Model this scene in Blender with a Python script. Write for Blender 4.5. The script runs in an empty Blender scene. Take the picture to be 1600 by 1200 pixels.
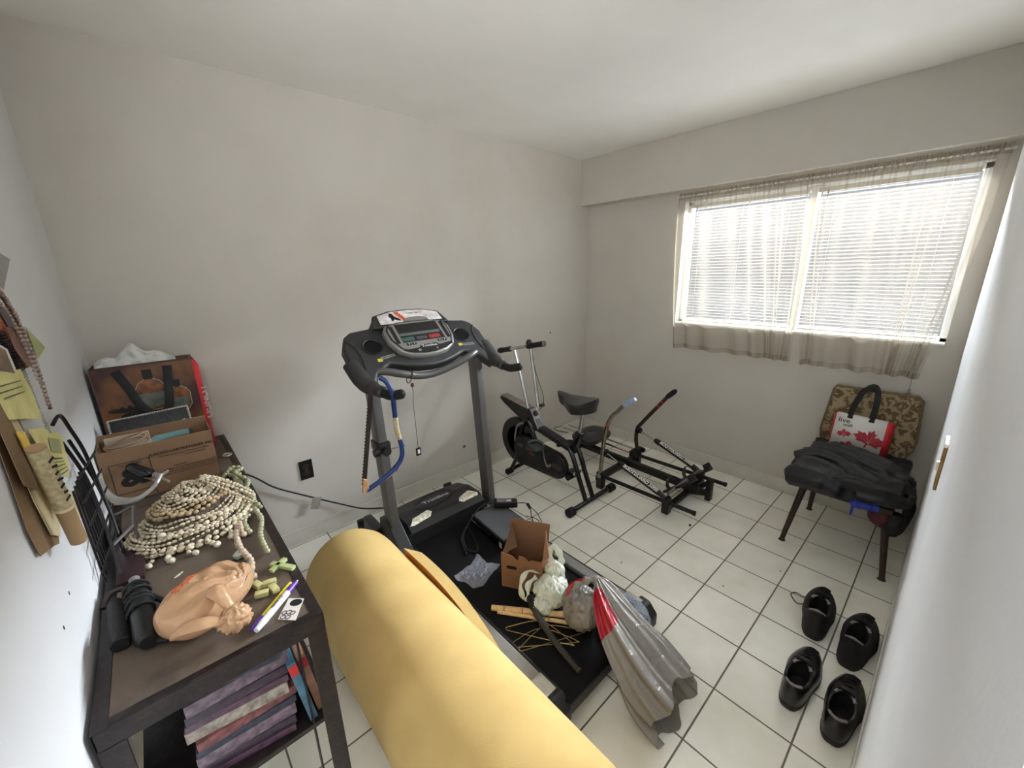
import bpy, bmesh, math, random
from mathutils import Vector, Matrix, noise
from math import sin, cos, pi, radians, sqrt
V = Vector
C = bpy.context.scene.collection
SC = bpy.context.scene
rnd = random.Random(7)

# ------------------------------------------------------------------ camera
cam_data = bpy.data.cameras.new('camera')
cam = bpy.data.objects.new('camera', cam_data)
C.objects.link(cam)
cam_data.sensor_fit = 'HORIZONTAL'
cam_data.sensor_width = 36.0
cam_data.lens = 628.7 / 1600 * 36
cam_data.clip_start = 0.01
R_ = V((0.7427703, -0.66921643, -0.02101542))
U_ = V((0.19693527, 0.18836605, 0.96215109))
B_ = V((-0.63992873, -0.71879594, 0.27170503))
cam.matrix_world = Matrix(((R_.x, U_.x, B_.x, -1.55925828), (R_.y, U_.y, B_.y, -0.36459683),
                           (R_.z, U_.z, B_.z, 1.53191638), (0, 0, 0, 1)))
SC.camera = cam

# ------------------------------------------------------------------ exposure, sky, lamps
SC.view_settings.view_transform = 'Standard'
SC.view_settings.look = 'None'
SC.view_settings.gamma = 1
SC.view_settings.use_curve_mapping = False
SC.view_settings.exposure = 1.5
SC.cycles.max_bounces = 10
SC.cycles.diffuse_bounces = 6
SC.cycles.transparent_max_bounces = 24
SC.cycles.sample_clamp_indirect = 6
SC.cycles.use_denoising = True
world = bpy.data.worlds.new('overcast_sky'); SC.world = world
world.use_nodes = True
wn = world.node_tree.nodes; wl = world.node_tree.links
bg = wn['Background']
tc = wn.new('ShaderNodeTexCoord'); sp = wn.new('ShaderNodeSeparateXYZ'); rp = wn.new('ShaderNodeValToRGB')
wl.new(tc.outputs['Generated'], sp.inputs[0]); wl.new(sp.outputs['Z'], rp.inputs[0]); wl.new(rp.outputs[0], bg.inputs[0])
rp.color_ramp.elements[0].position = 0.05; rp.color_ramp.elements[0].color = (0.20, 0.21, 0.23, 1)
rp.color_ramp.elements[1].position = 0.75; rp.color_ramp.elements[1].color = (0.86, 0.93, 1.0, 1)
bg.inputs['Strength'].default_value = 0.55

def area(name, loc, target, sx, sy, power, col=(1, 1, 1), portal=False):
    l = bpy.data.lights.new(name, 'AREA'); l.shape = 'RECTANGLE'; l.size = sx; l.size_y = sy
    l.energy = power; l.color = col
    o = bpy.data.objects.new(name, l); C.objects.link(o); o.location = loc
    o.rotation_euler = (V(target) - V(loc)).to_track_quat('-Z', 'Y').to_euler()
    if portal: l.cycles.is_portal = True
    return o
# daylight from the open sky in front of the window
area('window_daylight', (6.5, 0.30, 3.62), (1.50, 0.42, 1.55), 5.0, 1.1, 3600, (0.86, 0.93, 1.0))
# added fill light, unseen behind the camera, bouncing off the ceiling
area('added_fill_light', (-1.90, -0.60, 1.71), (-0.55, 0.55, 2.50), 0.46, 0.46, 14.5, (0.97, 0.98, 1.0))

# ------------------------------------------------------------------ materials
def lin(c):
    r = []
    for v in c[:3]:
        v /= 255.0
        r.append(v / 12.92 if v <= 0.04045 else ((v + 0.055) / 1.055) ** 2.4)
    return (r[0], r[1], r[2], 1)
MATS = {}
def mat(name, col, rough=0.5, metal=0.0, var=0.12, vs=14, bump=0.0, bs=150, alpha=1.0, trans=0.0, coat=0.0, col2=None, detail=4, spec=None):
    if name in MATS: return MATS[name]
    m = bpy.data.materials.new(name); m.use_nodes = True
    n = m.node_tree.nodes; l = m.node_tree.links; p = n['Principled BSDF']
    p.inputs['Roughness'].default_value = rough; p.inputs['Metallic'].default_value = metal
    p.inputs['Alpha'].default_value = alpha
    if spec is not None: p.inputs['Specular IOR Level'].default_value = spec
    if coat: p.inputs['Coat Weight'].default_value = coat; p.inputs['Coat Roughness'].default_value = 0.15
    t = n.new('ShaderNodeTexCoord'); nz = n.new('ShaderNodeTexNoise'); nz.inputs['Scale'].default_value = vs
    nz.inputs['Detail'].default_value = detail
    l.new(t.outputs['Object'], nz.inputs['Vector'])
    r = n.new('ShaderNodeValToRGB'); l.new(nz.outputs[0], r.inputs[0])
    a = lin(col); b = lin(col2) if col2 else a
    r.color_ramp.elements[0].position = 0.32; r.color_ramp.elements[1].position = 0.68
    r.color_ramp.elements[0].color = (a[0] * (1 - var), a[1] * (1 - var), a[2] * (1 - var), 1)
    r.color_ramp.elements[1].color = (min(1, b[0] * (1 + var)), min(1, b[1] * (1 + var)), min(1, b[2] * (1 + var)), 1)
    l.new(r.outputs[0], p.inputs['Base Color'])
    if bump:
        n2 = n.new('ShaderNodeTexNoise'); n2.inputs['Scale'].default_value = bs; n2.inputs['Detail'].default_value = 3
        l.new(t.outputs['Object'], n2.inputs['Vector'])
        bp = n.new('ShaderNodeBump'); bp.inputs['Strength'].default_value = bump; bp.inputs['Distance'].default_value = 0.004
        l.new(n2.outputs[0], bp.inputs['Height']); l.new(bp.outputs[0], p.inputs['Normal'])
    if trans:
        tr = n.new('ShaderNodeBsdfTranslucent'); l.new(r.outputs[0], tr.inputs[0])
        mx = n.new('ShaderNodeMixShader'); mx.inputs[0].default_value = trans
        o = n['Material Output']
        l.new(p.outputs[0], mx.inputs[1]); l.new(tr.outputs[0], mx.inputs[2]); l.new(mx.outputs[0], o.inputs[0])
    MATS[name] = m
    return m

def wall_mat(name, col, stain, amt=0.5, rough=0.55, sc=1.2):
    m = mat(name, col, rough, 0, 0.03, 3, 0.12, 90)
    n = m.node_tree.nodes; l = m.node_tree.links; p = n['Principled BSDF']
    src = p.inputs['Base Color'].links[0].from_socket
    t = n.new('ShaderNodeTexCoord'); nz = n.new('ShaderNodeTexNoise'); nz.inputs['Scale'].default_value = sc
    nz.inputs['Detail'].default_value = 8; nz.inputs['Roughness'].default_value = 0.62
    l.new(t.outputs['Object'], nz.inputs['Vector'])
    r = n.new('ShaderNodeValToRGB'); r.color_ramp.elements[0].position = 0.50; r.color_ramp.elements[1].position = 0.78
    l.new(nz.outputs[0], r.inputs[0])
    s = n.new('ShaderNodeMath'); s.operation = 'MULTIPLY'; s.inputs[1].default_value = amt; l.new(r.outputs[0], s.inputs[0])
    mx = n.new('ShaderNodeMix'); mx.data_type = 'RGBA'
    l.new(s.outputs[0], mx.inputs[0]); l.new(src, mx.inputs[6]); mx.inputs[7].default_value = lin(stain)
    l.new(mx.outputs[2], p.inputs['Base Color'])
    return m

def tile_mat():
    m = bpy.data.materials.new('cream_floor_tiles'); m.use_nodes = True
    n = m.node_tree.nodes; l = m.node_tree.links; p = n['Principled BSDF']
    p.inputs['Specular IOR Level'].default_value = 0.75
    g = n.new('ShaderNodeNewGeometry'); s = n.new('ShaderNodeSeparateXYZ'); l.new(g.outputs['Position'], s.inputs[0])
    def M_(op, a, b=None, c=None):
        q = n.new('ShaderNodeMath'); q.operation = op
        for i, v in enumerate((a, b, c)):
            if v is None: continue
            if isinstance(v, (int, float)): q.inputs[i].default_value = v
            else: l.new(v, q.inputs[i])
        return q.outputs[0]
    ds = []; cells = []
    for ax in 'XY':
        d = M_('DIVIDE', s.outputs[ax], 0.25)
        f = M_('FRACT', d); cells.append(M_('FLOOR', d))
        ds.append(M_('SUBTRACT', 0.5, M_('ABSOLUTE', M_('SUBTRACT', f, 0.5))))
    dm = M_('MINIMUM', ds[0], ds[1])
    mr = n.new('ShaderNodeMapRange'); mr.inputs[1].default_value = 0.008; mr.inputs[2].default_value = 0.015
    l.new(dm, mr.inputs[0]); tile = mr.outputs[0]
    cv = n.new('ShaderNodeCombineXYZ'); l.new(cells[0], cv.inputs[0]); l.new(cells[1], cv.inputs[1])
    wn_ = n.new('ShaderNodeTexWhiteNoise'); wn_.noise_dimensions = '3D'; l.new(cv.outputs[0], wn_.inputs[0])
    nz = n.new('ShaderNodeTexNoise'); nz.inputs['Scale'].default_value = 5; nz.inputs['Detail'].default_value = 8; l.new(g.outputs['Position'], nz.inputs['Vector'])
    r = n.new('ShaderNodeValToRGB'); l.new(nz.outputs[0], r.inputs[0])
    r.color_ramp.elements[0].position = 0.3; r.color_ramp.elements[0].color = lin((238, 235, 220))
    r.color_ramp.elements[1].position = 0.62; r.color_ramp.elements[1].color = lin((251, 249, 238))
    h = n.new('ShaderNodeHueSaturation'); l.new(r.outputs[0], h.inputs['Color'])
    l.new(M_('ADD', 0.94, M_('MULTIPLY', wn_.outputs[0], 0.09)), h.inputs['Value'])
    # specks of dirt
    vz = n.new('ShaderNodeTexVoronoi'); vz.inputs['Scale'].default_value = 5.3; l.new(g.outputs['Position'], vz.inputs['Vector'])
    ng = n.new('ShaderNodeTexNoise'); ng.inputs['Scale'].default_value = 9; l.new(g.outputs['Position'], ng.inputs['Vector'])
    gr = n.new('ShaderNodeValToRGB'); l.new(ng.outputs[0], gr.inputs[0])
    gr.color_ramp.elements[0].color = lin((76, 72, 62)); gr.color_ramp.elements[1].color = lin((122, 115, 98))
    mx = n.new('ShaderNodeMix'); mx.data_type = 'RGBA'; l.new(tile, mx.inputs[0]); l.new(gr.outputs[0], mx.inputs[6]); l.new(h.outputs[0], mx.inputs[7])
    l.new(mx.outputs[2], p.inputs['Base Color'])
    nr = n.new('ShaderNodeTexNoise'); nr.inputs['Scale'].default_value = 14; nr.inputs['Detail'].default_value = 5; l.new(g.outputs['Position'], nr.inputs['Vector'])
    l.new(M_('ADD', M_('MULTIPLY', M_('SUBTRACT', 1.0, tile), 0.5), M_('ADD', 0.10, M_('MULTIPLY', nr.outputs[0], 0.12))), p.inputs['Roughness'])
    bp = n.new('ShaderNodeBump'); bp.inputs['Strength'].default_value = 0.5; bp.inputs['Distance'].default_value = 0.002
    l.new(M_('ADD', tile, M_('MULTIPLY', nz.outputs[0], 0.12)), bp.inputs['Height']); l.new(bp.outputs[0], p.inputs['Normal'])
    return m

# ------------------------------------------------------------------ builders
ORG = {}
def frame(o, u, v):
    """matrix with x axis u, y axis v, z axis u x v, origin o"""
    u = V(u).normalized(); w = u.cross(V(v)).normalized(); v = w.cross(u)
    return Matrix(((u.x, v.x, w.x, o[0]), (u.y, v.y, w.y, o[1]), (u.z, v.z, w.z, o[2]), (0, 0, 0, 1)))
def rotz(o, deg): return Matrix.Translation(V(o)) @ Matrix.Rotation(radians(deg), 4, 'Z')

class MB:
    def __init__(s, T=None):
        s.v = []; s.f = []; s.mi = []; s.T = T or Matrix.Identity(4); s.m = 0
    def add(s, vs, fs, T=None):
        b = len(s.v); T = s.T @ T if T else s.T
        s.v += [T @ V(p) for p in vs]
        for f in fs: s.f.append([b + i for i in f]); s.mi.append(s.m)
        return s
    def box(s, c, d, T=None, bev=0.0):
        x, y, z = d[0] / 2, d[1] / 2, d[2] / 2
        if bev <= 0:
            vs = [(c[0] + i * x, c[1] + j * y, c[2] + k * z) for k in (-1, 1) for j in (-1, 1) for i in (-1, 1)]
            return s.add(vs, [(0, 2, 3, 1), (4, 5, 7, 6), (0, 1, 5, 4), (2, 6, 7, 3), (0, 4, 6, 2), (1, 3, 7, 5)], T)
        bm = bmesh.new(); bmesh.ops.create_cube(bm, size=1)
        for v in bm.verts: v.co = V((c[0] + v.co.x * d[0], c[1] + v.co.y * d[1], c[2] + v.co.z * d[2]))
        bmesh.ops.bevel(bm, geom=bm.edges[:], offset=min(bev, min(d) * .45), segments=2, profile=.6, affect='EDGES')
        bm.verts.index_update()
        s.add([v.co.copy() for v in bm.verts], [[v.index for v in f.verts] for f in bm.faces], T); bm.free(); return s
    def quadbox(s, P, th, n=None):
        """slab from 4 corner points with thickness along the normal"""
        P = [V(p) for p in P]; n = V(n) if n else (P[1] - P[0]).cross(P[3] - P[0]).normalized()
        Q = [p + n * th for p in P]
        return s.add(P + Q, [(3, 2, 1, 0), (4, 5, 6, 7), (0, 1, 5, 4), (1, 2, 6, 5), (2, 3, 7, 6), (3, 0, 4, 7)])
    def tube(s, pts, r, n=10, closed=False, flat=1.0, up=None, T=None):
        pts = [V(p) for p in pts]; N = len(pts)
        rs = list(r) if hasattr(r, '__len__') else [r] * N
        tg = []
        for i in range(N):
            if closed: t = pts[(i + 1) % N] - pts[i - 1]
            else: t = pts[min(i + 1, N - 1)] - pts[max(i - 1, 0)]
            tg.append(t.normalized() if t.length > 1e-9 else V((0, 0, 1)))
        a = V(up) if up else (V((0, 0, 1)) if abs(tg[0].z) < .9 else V((1, 0, 0)))
        vs = []
        for i in range(N):
            a = (a - tg[i] * a.dot(tg[i]))
            if a.length < 1e-6: a = tg[i].orthogonal()
            a.normalize(); b = tg[i].cross(a)
            for k in range(n):
                w = 2 * pi * k / n
                vs.append(pts[i] + (a * cos(w) * flat + b * sin(w)) * rs[i])
        fs = []
        for i in range(N if closed else N - 1):
            j = (i + 1) % N
            for k in range(n):
                fs.append((i * n + k, i * n + (k + 1) % n, j * n + (k + 1) % n, j * n + k))
        if not closed:
            fs.append(tuple(range(n))[::-1]); fs.append(tuple((N - 1) * n + k for k in range(n)))
        return s.add(vs, fs, T)
    def cyl(s, a, b, r, n=16, r2=None):
        return s.tube([a, b], [r, r if r2 is None else r2], n)
    def rtube(s, a, b, w, h, up=(0, 0, 1), bev=0.004):
        """rectangular section bar from a to b; w across, h along up"""
        a = V(a); b = V(b); t = (b - a); L = t.length; t.normalize()
        u = V(up) - t * V(up).dot(t); u.normalize(); w_ = t.cross(u)
        Mx = Matrix(((w_.x, u.x, t.x, (a.x + b.x) / 2), (w_.y, u.y, t.y, (a.y + b.y) / 2), (w_.z, u.z, t.z, (a.z + b.z) / 2), (0, 0, 0, 1)))
        return s.box((0, 0, 0), (w, h, L), Mx, bev)
    def lathe(s, prof, n=20, T=None):
        vs = []; fs = []
        for (r, z) in prof:
            for k in range(n): vs.append((r * cos(2 * pi * k / n), r * sin(2 * pi * k / n), z))
        for i in range(len(prof) - 1):
            for k in range(n): fs.append((i * n + k, i * n + (k + 1) % n, (i + 1) * n + (k + 1) % n, (i + 1) * n + k))
        if prof[0][0] > 1e-6: fs.append(tuple(range(n))[::-1])
        if prof[-1][0] > 1e-6: fs.append(tuple((len(prof) - 1) * n + k for k in range(n)))
        return s.add(vs, fs, T)
    def ell(s, c, r, n=12, m=8, T=None):
        vs = [(c[0], c[1], c[2] - r[2])]; fs = []
        for i in range(1, m):
            a = -pi / 2 + pi * i / m
            for k in range(n): vs.append((c[0] + r[0] * cos(a) * cos(2 * pi * k / n), c[1] + r[1] * cos(a) * sin(2 * pi * k / n), c[2] + r[2] * sin(a)))
        vs.append((c[0], c[1], c[2] + r[2])); L = len(vs) - 1
        for k in range(n):
            fs.append((0, 1 + (k + 1) % n, 1 + k)); fs.append((L, 1 + (m - 2) * n + k, 1 + (m - 2) * n + (k + 1) % n))
        for i in range(m - 2):
            for k in range(n):
                a = 1 + i * n + k; b = 1 + i * n + (k + 1) % n
                fs.append((a, b, b + n, a + n))
        return s.add(vs, fs, T)
    def prism(s, poly, z0, z1, T=None):
        """polygon in local xy extruded z0..z1"""
        n = len(poly)
        vs = [(p[0], p[1], z0) for p in poly] + [(p[0], p[1], z1) for p in poly]
        fs = [tuple(range(n))[::-1], tuple(range(n, 2 * n))] + [(i, (i + 1) % n, n + (i + 1) % n, n + i) for i in range(n)]
        return s.add(vs, fs, T)
    def grid(s, fn, nu, nv, closeu=False, T=None):
        vs = [fn(i / (nu if closeu else nu - 1), j / (nv - 1)) for j in range(nv) for i in range(nu)]
        fs = []
        for j in range(nv - 1):
            for i in range(nu if closeu else nu - 1):
                a = j * nu + i; b = j * nu + (i + 1) % nu
                fs.append((a, b, b + nu, a + nu))
        return s.add(vs, fs, T)
    def build(s, name, material, parent=None, origin=None, bevel=0, seg=2, sub=0, solid=0, angle=35, flat=False, remesh=0, smooth=0):
        if origin is None:
            if parent is not None: origin = ORG[parent.name]
            else:
                xs = [v.x for v in s.v]; ys = [v.y for v in s.v]; zs = [v.z for v in s.v]
                origin = V(((min(xs) + max(xs)) / 2, (min(ys) + max(ys)) / 2, min(zs)))
        origin = V(origin)
        me = bpy.data.meshes.new(name)
        me.from_pydata([v - origin for v in s.v], [], s.f); 
        mats = material if isinstance(material, (list, tuple)) else [material]
        for m in mats: me.materials.append(m)
        if len(mats) > 1: me.polygons.foreach_set('material_index', s.mi)
        bm = bmesh.new(); bm.from_mesh(me); bmesh.ops.recalc_face_normals(bm, faces=bm.faces[:]); bm.to_mesh(me); bm.free()
        if not flat:
            me.polygons.foreach_set('use_smooth', [True] * len(me.polygons))
            if not (sub or remesh): me.set_sharp_from_angle(angle=radians(angle))
        me.update()
        o = bpy.data.objects.new(name, me); C.objects.link(o)
        if parent is not None:
            o.parent = parent; ORG[o.name] = ORG[parent.name]
            if (origin - ORG[parent.name]).length > 1e-9:
                o.location = origin - ORG[parent.name]; ORG[o.name] = origin
        else:
            o.location = origin; ORG[o.name] = origin
        if solid:
            q = o.modifiers.new('solidify', 'SOLIDIFY'); q.thickness = solid; q.offset = 0
        if bevel:
            q = o.modifiers.new('bevel', 'BEVEL'); q.width = bevel; q.segments = seg; q.limit_method = 'ANGLE'; q.angle_limit = radians(40)
        if remesh:
            q = o.modifiers.new('remesh', 'REMESH'); q.mode = 'VOXEL'; q.voxel_size = remesh; q.use_smooth_shade = True
        if smooth:
            q = o.modifiers.new('smooth', 'SMOOTH'); q.factor = 0.5; q.iterations = smooth
        if sub:
            q = o.modifiers.new('subdivision', 'SUBSURF'); q.levels = sub; q.render_levels = sub
        return o

def tag(o, label=None, cat=None, group=None, kind=None):
    if label: o['label'] = label
    if cat: o['category'] = cat
    if group: o['group'] = group
    if kind: o['kind'] = kind
    return o
def thing(name, loc, label, cat, group=None):
    o = bpy.data.objects.new(name, None); C.objects.link(o); o.empty_display_size = 0.05
    o.location = loc; ORG[o.name] = V(loc)
    return tag(o, label, cat, group)
def struct(o): o['kind'] = 'structure'; return o

def lettering(txt, size, O, U, Vv, material, parent, name='lettering', lift=0.0006, sx=1.0, center=True, bold=0.0):
    cu = bpy.data.curves.new('t', 'FONT'); cu.body = txt; cu.size = size; cu.extrude = 0.0003; cu.offset = bold
    if center: cu.align_x = 'CENTER'; cu.align_y = 'CENTER'
    cu.resolution_u = 3
    to = bpy.data.objects.new('t', cu); me = bpy.data.meshes.new_from_object(to)
    F = frame(O, U, Vv); vs = [F @ V((v.co.x * sx, v.co.y, v.co.z + lift)) for v in me.vertices]
    mb = MB(); mb.add(vs, [list(p.vertices) for p in me.polygons])
    bpy.data.objects.remove(to); bpy.data.meshes.remove(me); bpy.data.curves.remove(cu)
    return mb.build(name, material, parent, flat=True)

def bez(P, n=16):
    """Catmull-Rom through points"""
    P = [V(p) for p in P]; out = []
    for i in range(len(P) - 1):
        p0 = P[max(i - 1, 0)]; p1 = P[i]; p2 = P[i + 1]; p3 = P[min(i + 2, len(P) - 1)]
        for k in range(n):
            t = k / n
            out.append(0.5 * ((2 * p1) + (p2 - p0) * t + (2 * p0 - 5 * p1 + 4 * p2 - p3) * t * t + (3 * p1 - p0 - 3 * p2 + p3) * t ** 3))
    out.append(P[-1]); return out

# shared materials
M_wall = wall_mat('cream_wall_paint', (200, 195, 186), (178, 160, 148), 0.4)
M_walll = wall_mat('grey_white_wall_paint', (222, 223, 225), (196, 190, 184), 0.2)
M_ceil = mat('ceiling_paint', (244, 242, 237), 0.7, 0, 0.03, 2, 0.1, 120)
M_trim = mat('trim_paint', (205, 201, 190), 0.45, 0, 0.06, 6, 0.05, 60)
M_white = mat('white_paint', (228, 228, 224), 0.4, 0, 0.04, 8)
M_black = mat('black_metal_paint', (11, 11, 12), 0.35, 0.1, 0.2, 30)
M_blackp = mat('black_plastic', (13, 13, 14), 0.45, 0, 0.2, 40, 0.15, 500)
M_rubber = mat('black_rubber', (13, 13, 14), 0.7, 0, 0.2, 60, 0.3, 400)
M_chrome = mat('chrome', (205, 205, 205), 0.14, 1.0, 0.08, 20)
M_steel = mat('brushed_steel', (150, 150, 150), 0.35, 1.0, 0.1, 40)
M_graym = mat('grey_painted_steel', (84, 83, 82), 0.38, 0.25, 0.08, 12)
M_whitel = mat('white_print', (232, 230, 225), 0.5, 0, 0.03)
M_blackl = mat('black_print', (20, 18, 17), 0.6, 0, 0.05)
M_red = mat('red_print', (190, 38, 38), 0.5, 0, 0.08)
# ================================================================== ROOM
XW, YB, XL, YF, ZC = 1.525, 2.025, -1.783, -0.400, 2.41
W0, W1, WZ0, WZ1 = -0.330, 1.150, 1.105, 1.985     # window opening in the window wall
b = MB(); b.box((-0.45, 0.3, -0.05), (5.4, 4.6, 0.1)); struct(b.build('floor', tile_mat(), origin=(0, 0, 0), flat=True))
b = MB(); b.box((-0.45, 0.3, ZC + 0.05), (5.4, 4.6, 0.1)); struct(b.build('ceiling', M_ceil, flat=True))
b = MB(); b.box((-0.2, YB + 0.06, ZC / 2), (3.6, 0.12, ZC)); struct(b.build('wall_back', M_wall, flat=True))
b = MB(); b.box((XL - 0.06, 1.005, ZC / 2), (0.12, 2.04, ZC)); struct(b.build('wall_left', M_walll, flat=True))
b = MB(); b.box(((XW + 0.12 - 1.40) / 2, YF - 0.06, ZC / 2), (XW + 0.12 + 1.40, 0.12, ZC)); struct(b.build('wall_front', M_walll, flat=True))
b = MB()
xc = XW + 0.06
b.box((xc, (YB + W1) / 2, ZC / 2), (0.12, YB - W1, ZC)); b.box((xc, (YF + W0) / 2, ZC / 2), (0.12, W0 - YF, ZC))
b.box((xc, (W0 + W1) / 2, WZ0 / 2), (0.12, W1 - W0, WZ0)); b.box((xc, (W0 + W1) / 2, (WZ1 + ZC) / 2), (0.12, W1 - W0, ZC - WZ1))
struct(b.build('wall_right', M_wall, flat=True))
b = MB(); b.box(((1.405 + XW) / 2 , (YB + YF) / 2, (2.052 + ZC) / 2), (XW - 1.405, YB - YF, ZC - 2.052)); struct(b.build('trim_1', M_wall, flat=True, bevel=0.002))
# entrance hall behind the camera
b = MB()
b.box((-2.95, -0.85, ZC / 2), (0.1, 1.9, ZC)); b.box((-2.38, 0.045, ZC / 2), (1.04, 0.12, ZC))
b.box((-2.15, -1.85, ZC / 2), (1.7, 0.1, ZC)); b.box((-1.34, -1.16, ZC / 2), (0.12, 1.4, ZC))
struct(b.build('wall_hall', M_walll, flat=True))
# unseen lamp fixture, added to carry the fill light
lm = thing('added_fill_lamp', (-1.90, -0.60, 0), 'added uplighter with a white bowl shade, unseen in the entrance hall, carrying the fill light', 'lamp')
b = MB(); b.lathe([(0, 0), (.13, 0), (.13, .015), (.02, .03), (0, .03)], 28, Matrix.Translation((-1.90, -.60, 0))); b.build('base', M_black, lm)
b = MB(); b.cyl((-1.90, -.60, .02), (-1.90, -.60, 1.52), .011, 12); b.build('pole', M_black, lm)
b = MB(); b.lathe([(.02, 1.50), (.10, 1.53), (.22, 1.60), (.27, 1.68), (.275, 1.685), (.225, 1.615), (.10, 1.545), (0, 1.53)], 32, Matrix.Translation((-1.90, -.60, 0))); b.build('bowl_shade', M_white, lm)
# baseboards
b = MB(); b.box((-0.13, YB - 0.006, 0.045), (3.3, 0.012, 0.09)); b.box((-0.13, YB - 0.008, 0.088), (3.3, 0.016, 0.008)); struct(b.build('baseboard_back', M_trim, bevel=0.002))
b = MB(); b.box((XW - 0.006, (YB + YF) / 2, 0.045), (0.012, YB - YF - 0.03, 0.09)); b.box((XW - 0.008, (YB + YF) / 2, 0.088), (0.016, YB - YF - 0.03, 0.008)); struct(b.build('baseboard_right', M_trim, bevel=0.002))
b = MB(); b.box((0.05, YF + 0.003, 0.045), (2.9, 0.006, 0.09)); struct(b.build('baseboard_front', M_trim, bevel=0.001))
# window
win = thing('window_1', (XW + 0.09, 0.41, WZ0), None, None); win['kind'] = 'structure'
b = MB(); xf = XW + 0.085
for (y0, y1, z0, z1) in ((W0, W0 + .03, WZ0, WZ1), (W1 - .03, W1, WZ0, WZ1), (W0, W1, WZ0, WZ0 + .03), (W0, W1, WZ1 - .03, WZ1)):
    b.box((xf, (y0 + y1) / 2, (z0 + z1) / 2), (0.05, y1 - y0, z1 - z0))
b.build('window_frame', M_white, win, bevel=0.003)
b = MB(); b.box((xf - 0.012, 0.372, (WZ0 + WZ1) / 2), (0.062, 0.034, WZ1 - WZ0 - .02)); b.build('mullion', M_white, win, bevel=0.003)
b = MB(); b.box((XW + 0.03, 0.41, WZ0 + 0.004), (0.09, W1 - W0 - .002, 0.012)); b.build('window_sill', M_white, win, bevel=0.003)
mg = bpy.data.materials.new('window_glass'); mg.use_nodes = True
n = mg.node_tree.nodes; l = mg.node_tree.links; n.remove(n['Principled BSDF'])
g1 = n.new('ShaderNodeBsdfTransparent'); g2 = n.new('ShaderNodeBsdfGlossy'); g2.inputs['Roughness'].default_value = .02
fr = n.new('ShaderNodeFresnel'); fr.inputs[0].default_value = 1.3; mx = n.new('ShaderNodeMixShader')
l.new(fr.outputs[0], mx.inputs[0]); l.new(g1.outputs[0], mx.inputs[1]); l.new(g2.outputs[0], mx.inputs[2]); l.new(mx.outputs[0], n['Material Output'].inputs[0])
for (y0, y1) in ((W0 + .03, 0.356), (0.388, W1 - .03)):
    b = MB(); b.box((xf, (y0 + y1) / 2, (WZ0 + WZ1) / 2), (0.004, y1 - y0, WZ1 - WZ0 - .06)); b.build('glass_pane', mg, win, flat=True)

# blinds
M_blind = mat('white_blind_slat', (176, 176, 178), 0.5, 0, 0.02, 6, trans=0.08)
M_rail = mat('blind_head_rail', (205, 200, 186), 0.4, 0, 0.03)
def blind(y0, y1, label):
    t = thing('window_blind', (XW + 0.035, (y0 + y1) / 2, 1.13), label, 'blind')
    b = MB(); b.box((XW + 0.036, (y0 + y1) / 2, 1.952), (0.026, y1 - y0, 0.026)); b.build('head_rail', M_rail, t, bevel=0.002)
    b = MB(); b.box((XW + 0.036, (y0 + y1) / 2, 1.132), (0.022, y1 - y0 - .004, 0.010)); b.build('bottom_rail', M_rail, t, bevel=0.002)
    b = MB(); z = 1.152; k = 0
    while z < 1.932:
        a = radians(-8 + rnd.uniform(-2, 2)); w = 0.0125; yy = rnd.uniform(-.0008, .0008)
        pts = []
        for q in (-1, 0, 1):
            pts.append((XW + 0.036 + q * w * cos(a), z + q * w * sin(a) + (0.0016 if q == 0 else 0)))
        for e in (0,):
            vs = [(p[0], y0 + .004 + yy, p[1]) for p in pts] + [(p[0], y1 - .004 + yy, p[1]) for p in pts]
            b.add(vs, [(0, 1, 4, 3), (1, 2, 5, 4)])
        z += 0.0205
    b.build('slats', M_blind, t, solid=0.0006)
    L = y1 - y0
    for f_ in (0.14, 0.86) if L < .7 else (0.12, 0.5, 0.88):
        b = MB(); y = y0 + L * f_; b.cyl((XW + 0.022, y, 1.13), (XW + 0.022, y, 1.95), 0.0009, 5); b.build('ladder_cord', M_rail, t)
    b = MB(); y = y1 - 0.05; b.tube(bez([(XW + 0.018, y, 1.95), (XW + 0.012, y + .004, 1.7), (XW + 0.012, y - .004, 1.33)], 6), 0.003, 6); b.build('tilt_wand', M_steel, t)
    return t
blind(0.395, W1 - 0.035, 'white slatted blind behind the left half of the window')
blind(W0 + 0.035, 0.349, 'white slatted blind behind the right half of the window, beside the door side wall')

# sheer curtains
mc = bpy.data.materials.new('sheer_curtain_fabric'); mc.use_nodes = True
n = mc.node_tree.nodes; l = mc.node_tree.links; n.remove(n['Principled BSDF'])
d1 = n.new('ShaderNodeBsdfDiffuse'); d2 = n.new('ShaderNodeBsdfTranslucent'); tr = n.new('ShaderNodeBsdfTransparent')
for q in (d1, d2): q.inputs[0].default_value = lin((178, 167, 147))
lw = n.new('ShaderNodeLayerWeight'); lw.inputs[0].default_value = 0.42
mr = n.new('ShaderNodeMapRange'); mr.inputs[3].default_value = 0.17; mr.inputs[4].default_value = 0.94
l.new(lw.outputs['Facing'], mr.inputs[0])
tcn = n.new('ShaderNodeTexCoord'); wv = n.new('ShaderNodeTexNoise'); wv.inputs['Scale'].default_value = 900
l.new(tcn.outputs['Object'], wv.inputs['Vector'])
ma = n.new('ShaderNodeMath'); ma.operation = 'MULTIPLY_ADD'; ma.inputs[1].default_value = 0.05; l.new(wv.outputs[0], ma.inputs[0]); l.new(mr.outputs[0], ma.inputs[2])
m1 = n.new('ShaderNodeMixShader'); m1.inputs[0].default_value = 0.5; l.new(d1.outputs[0], m1.inputs[1]); l.new(d2.outputs[0], m1.inputs[2])
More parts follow.
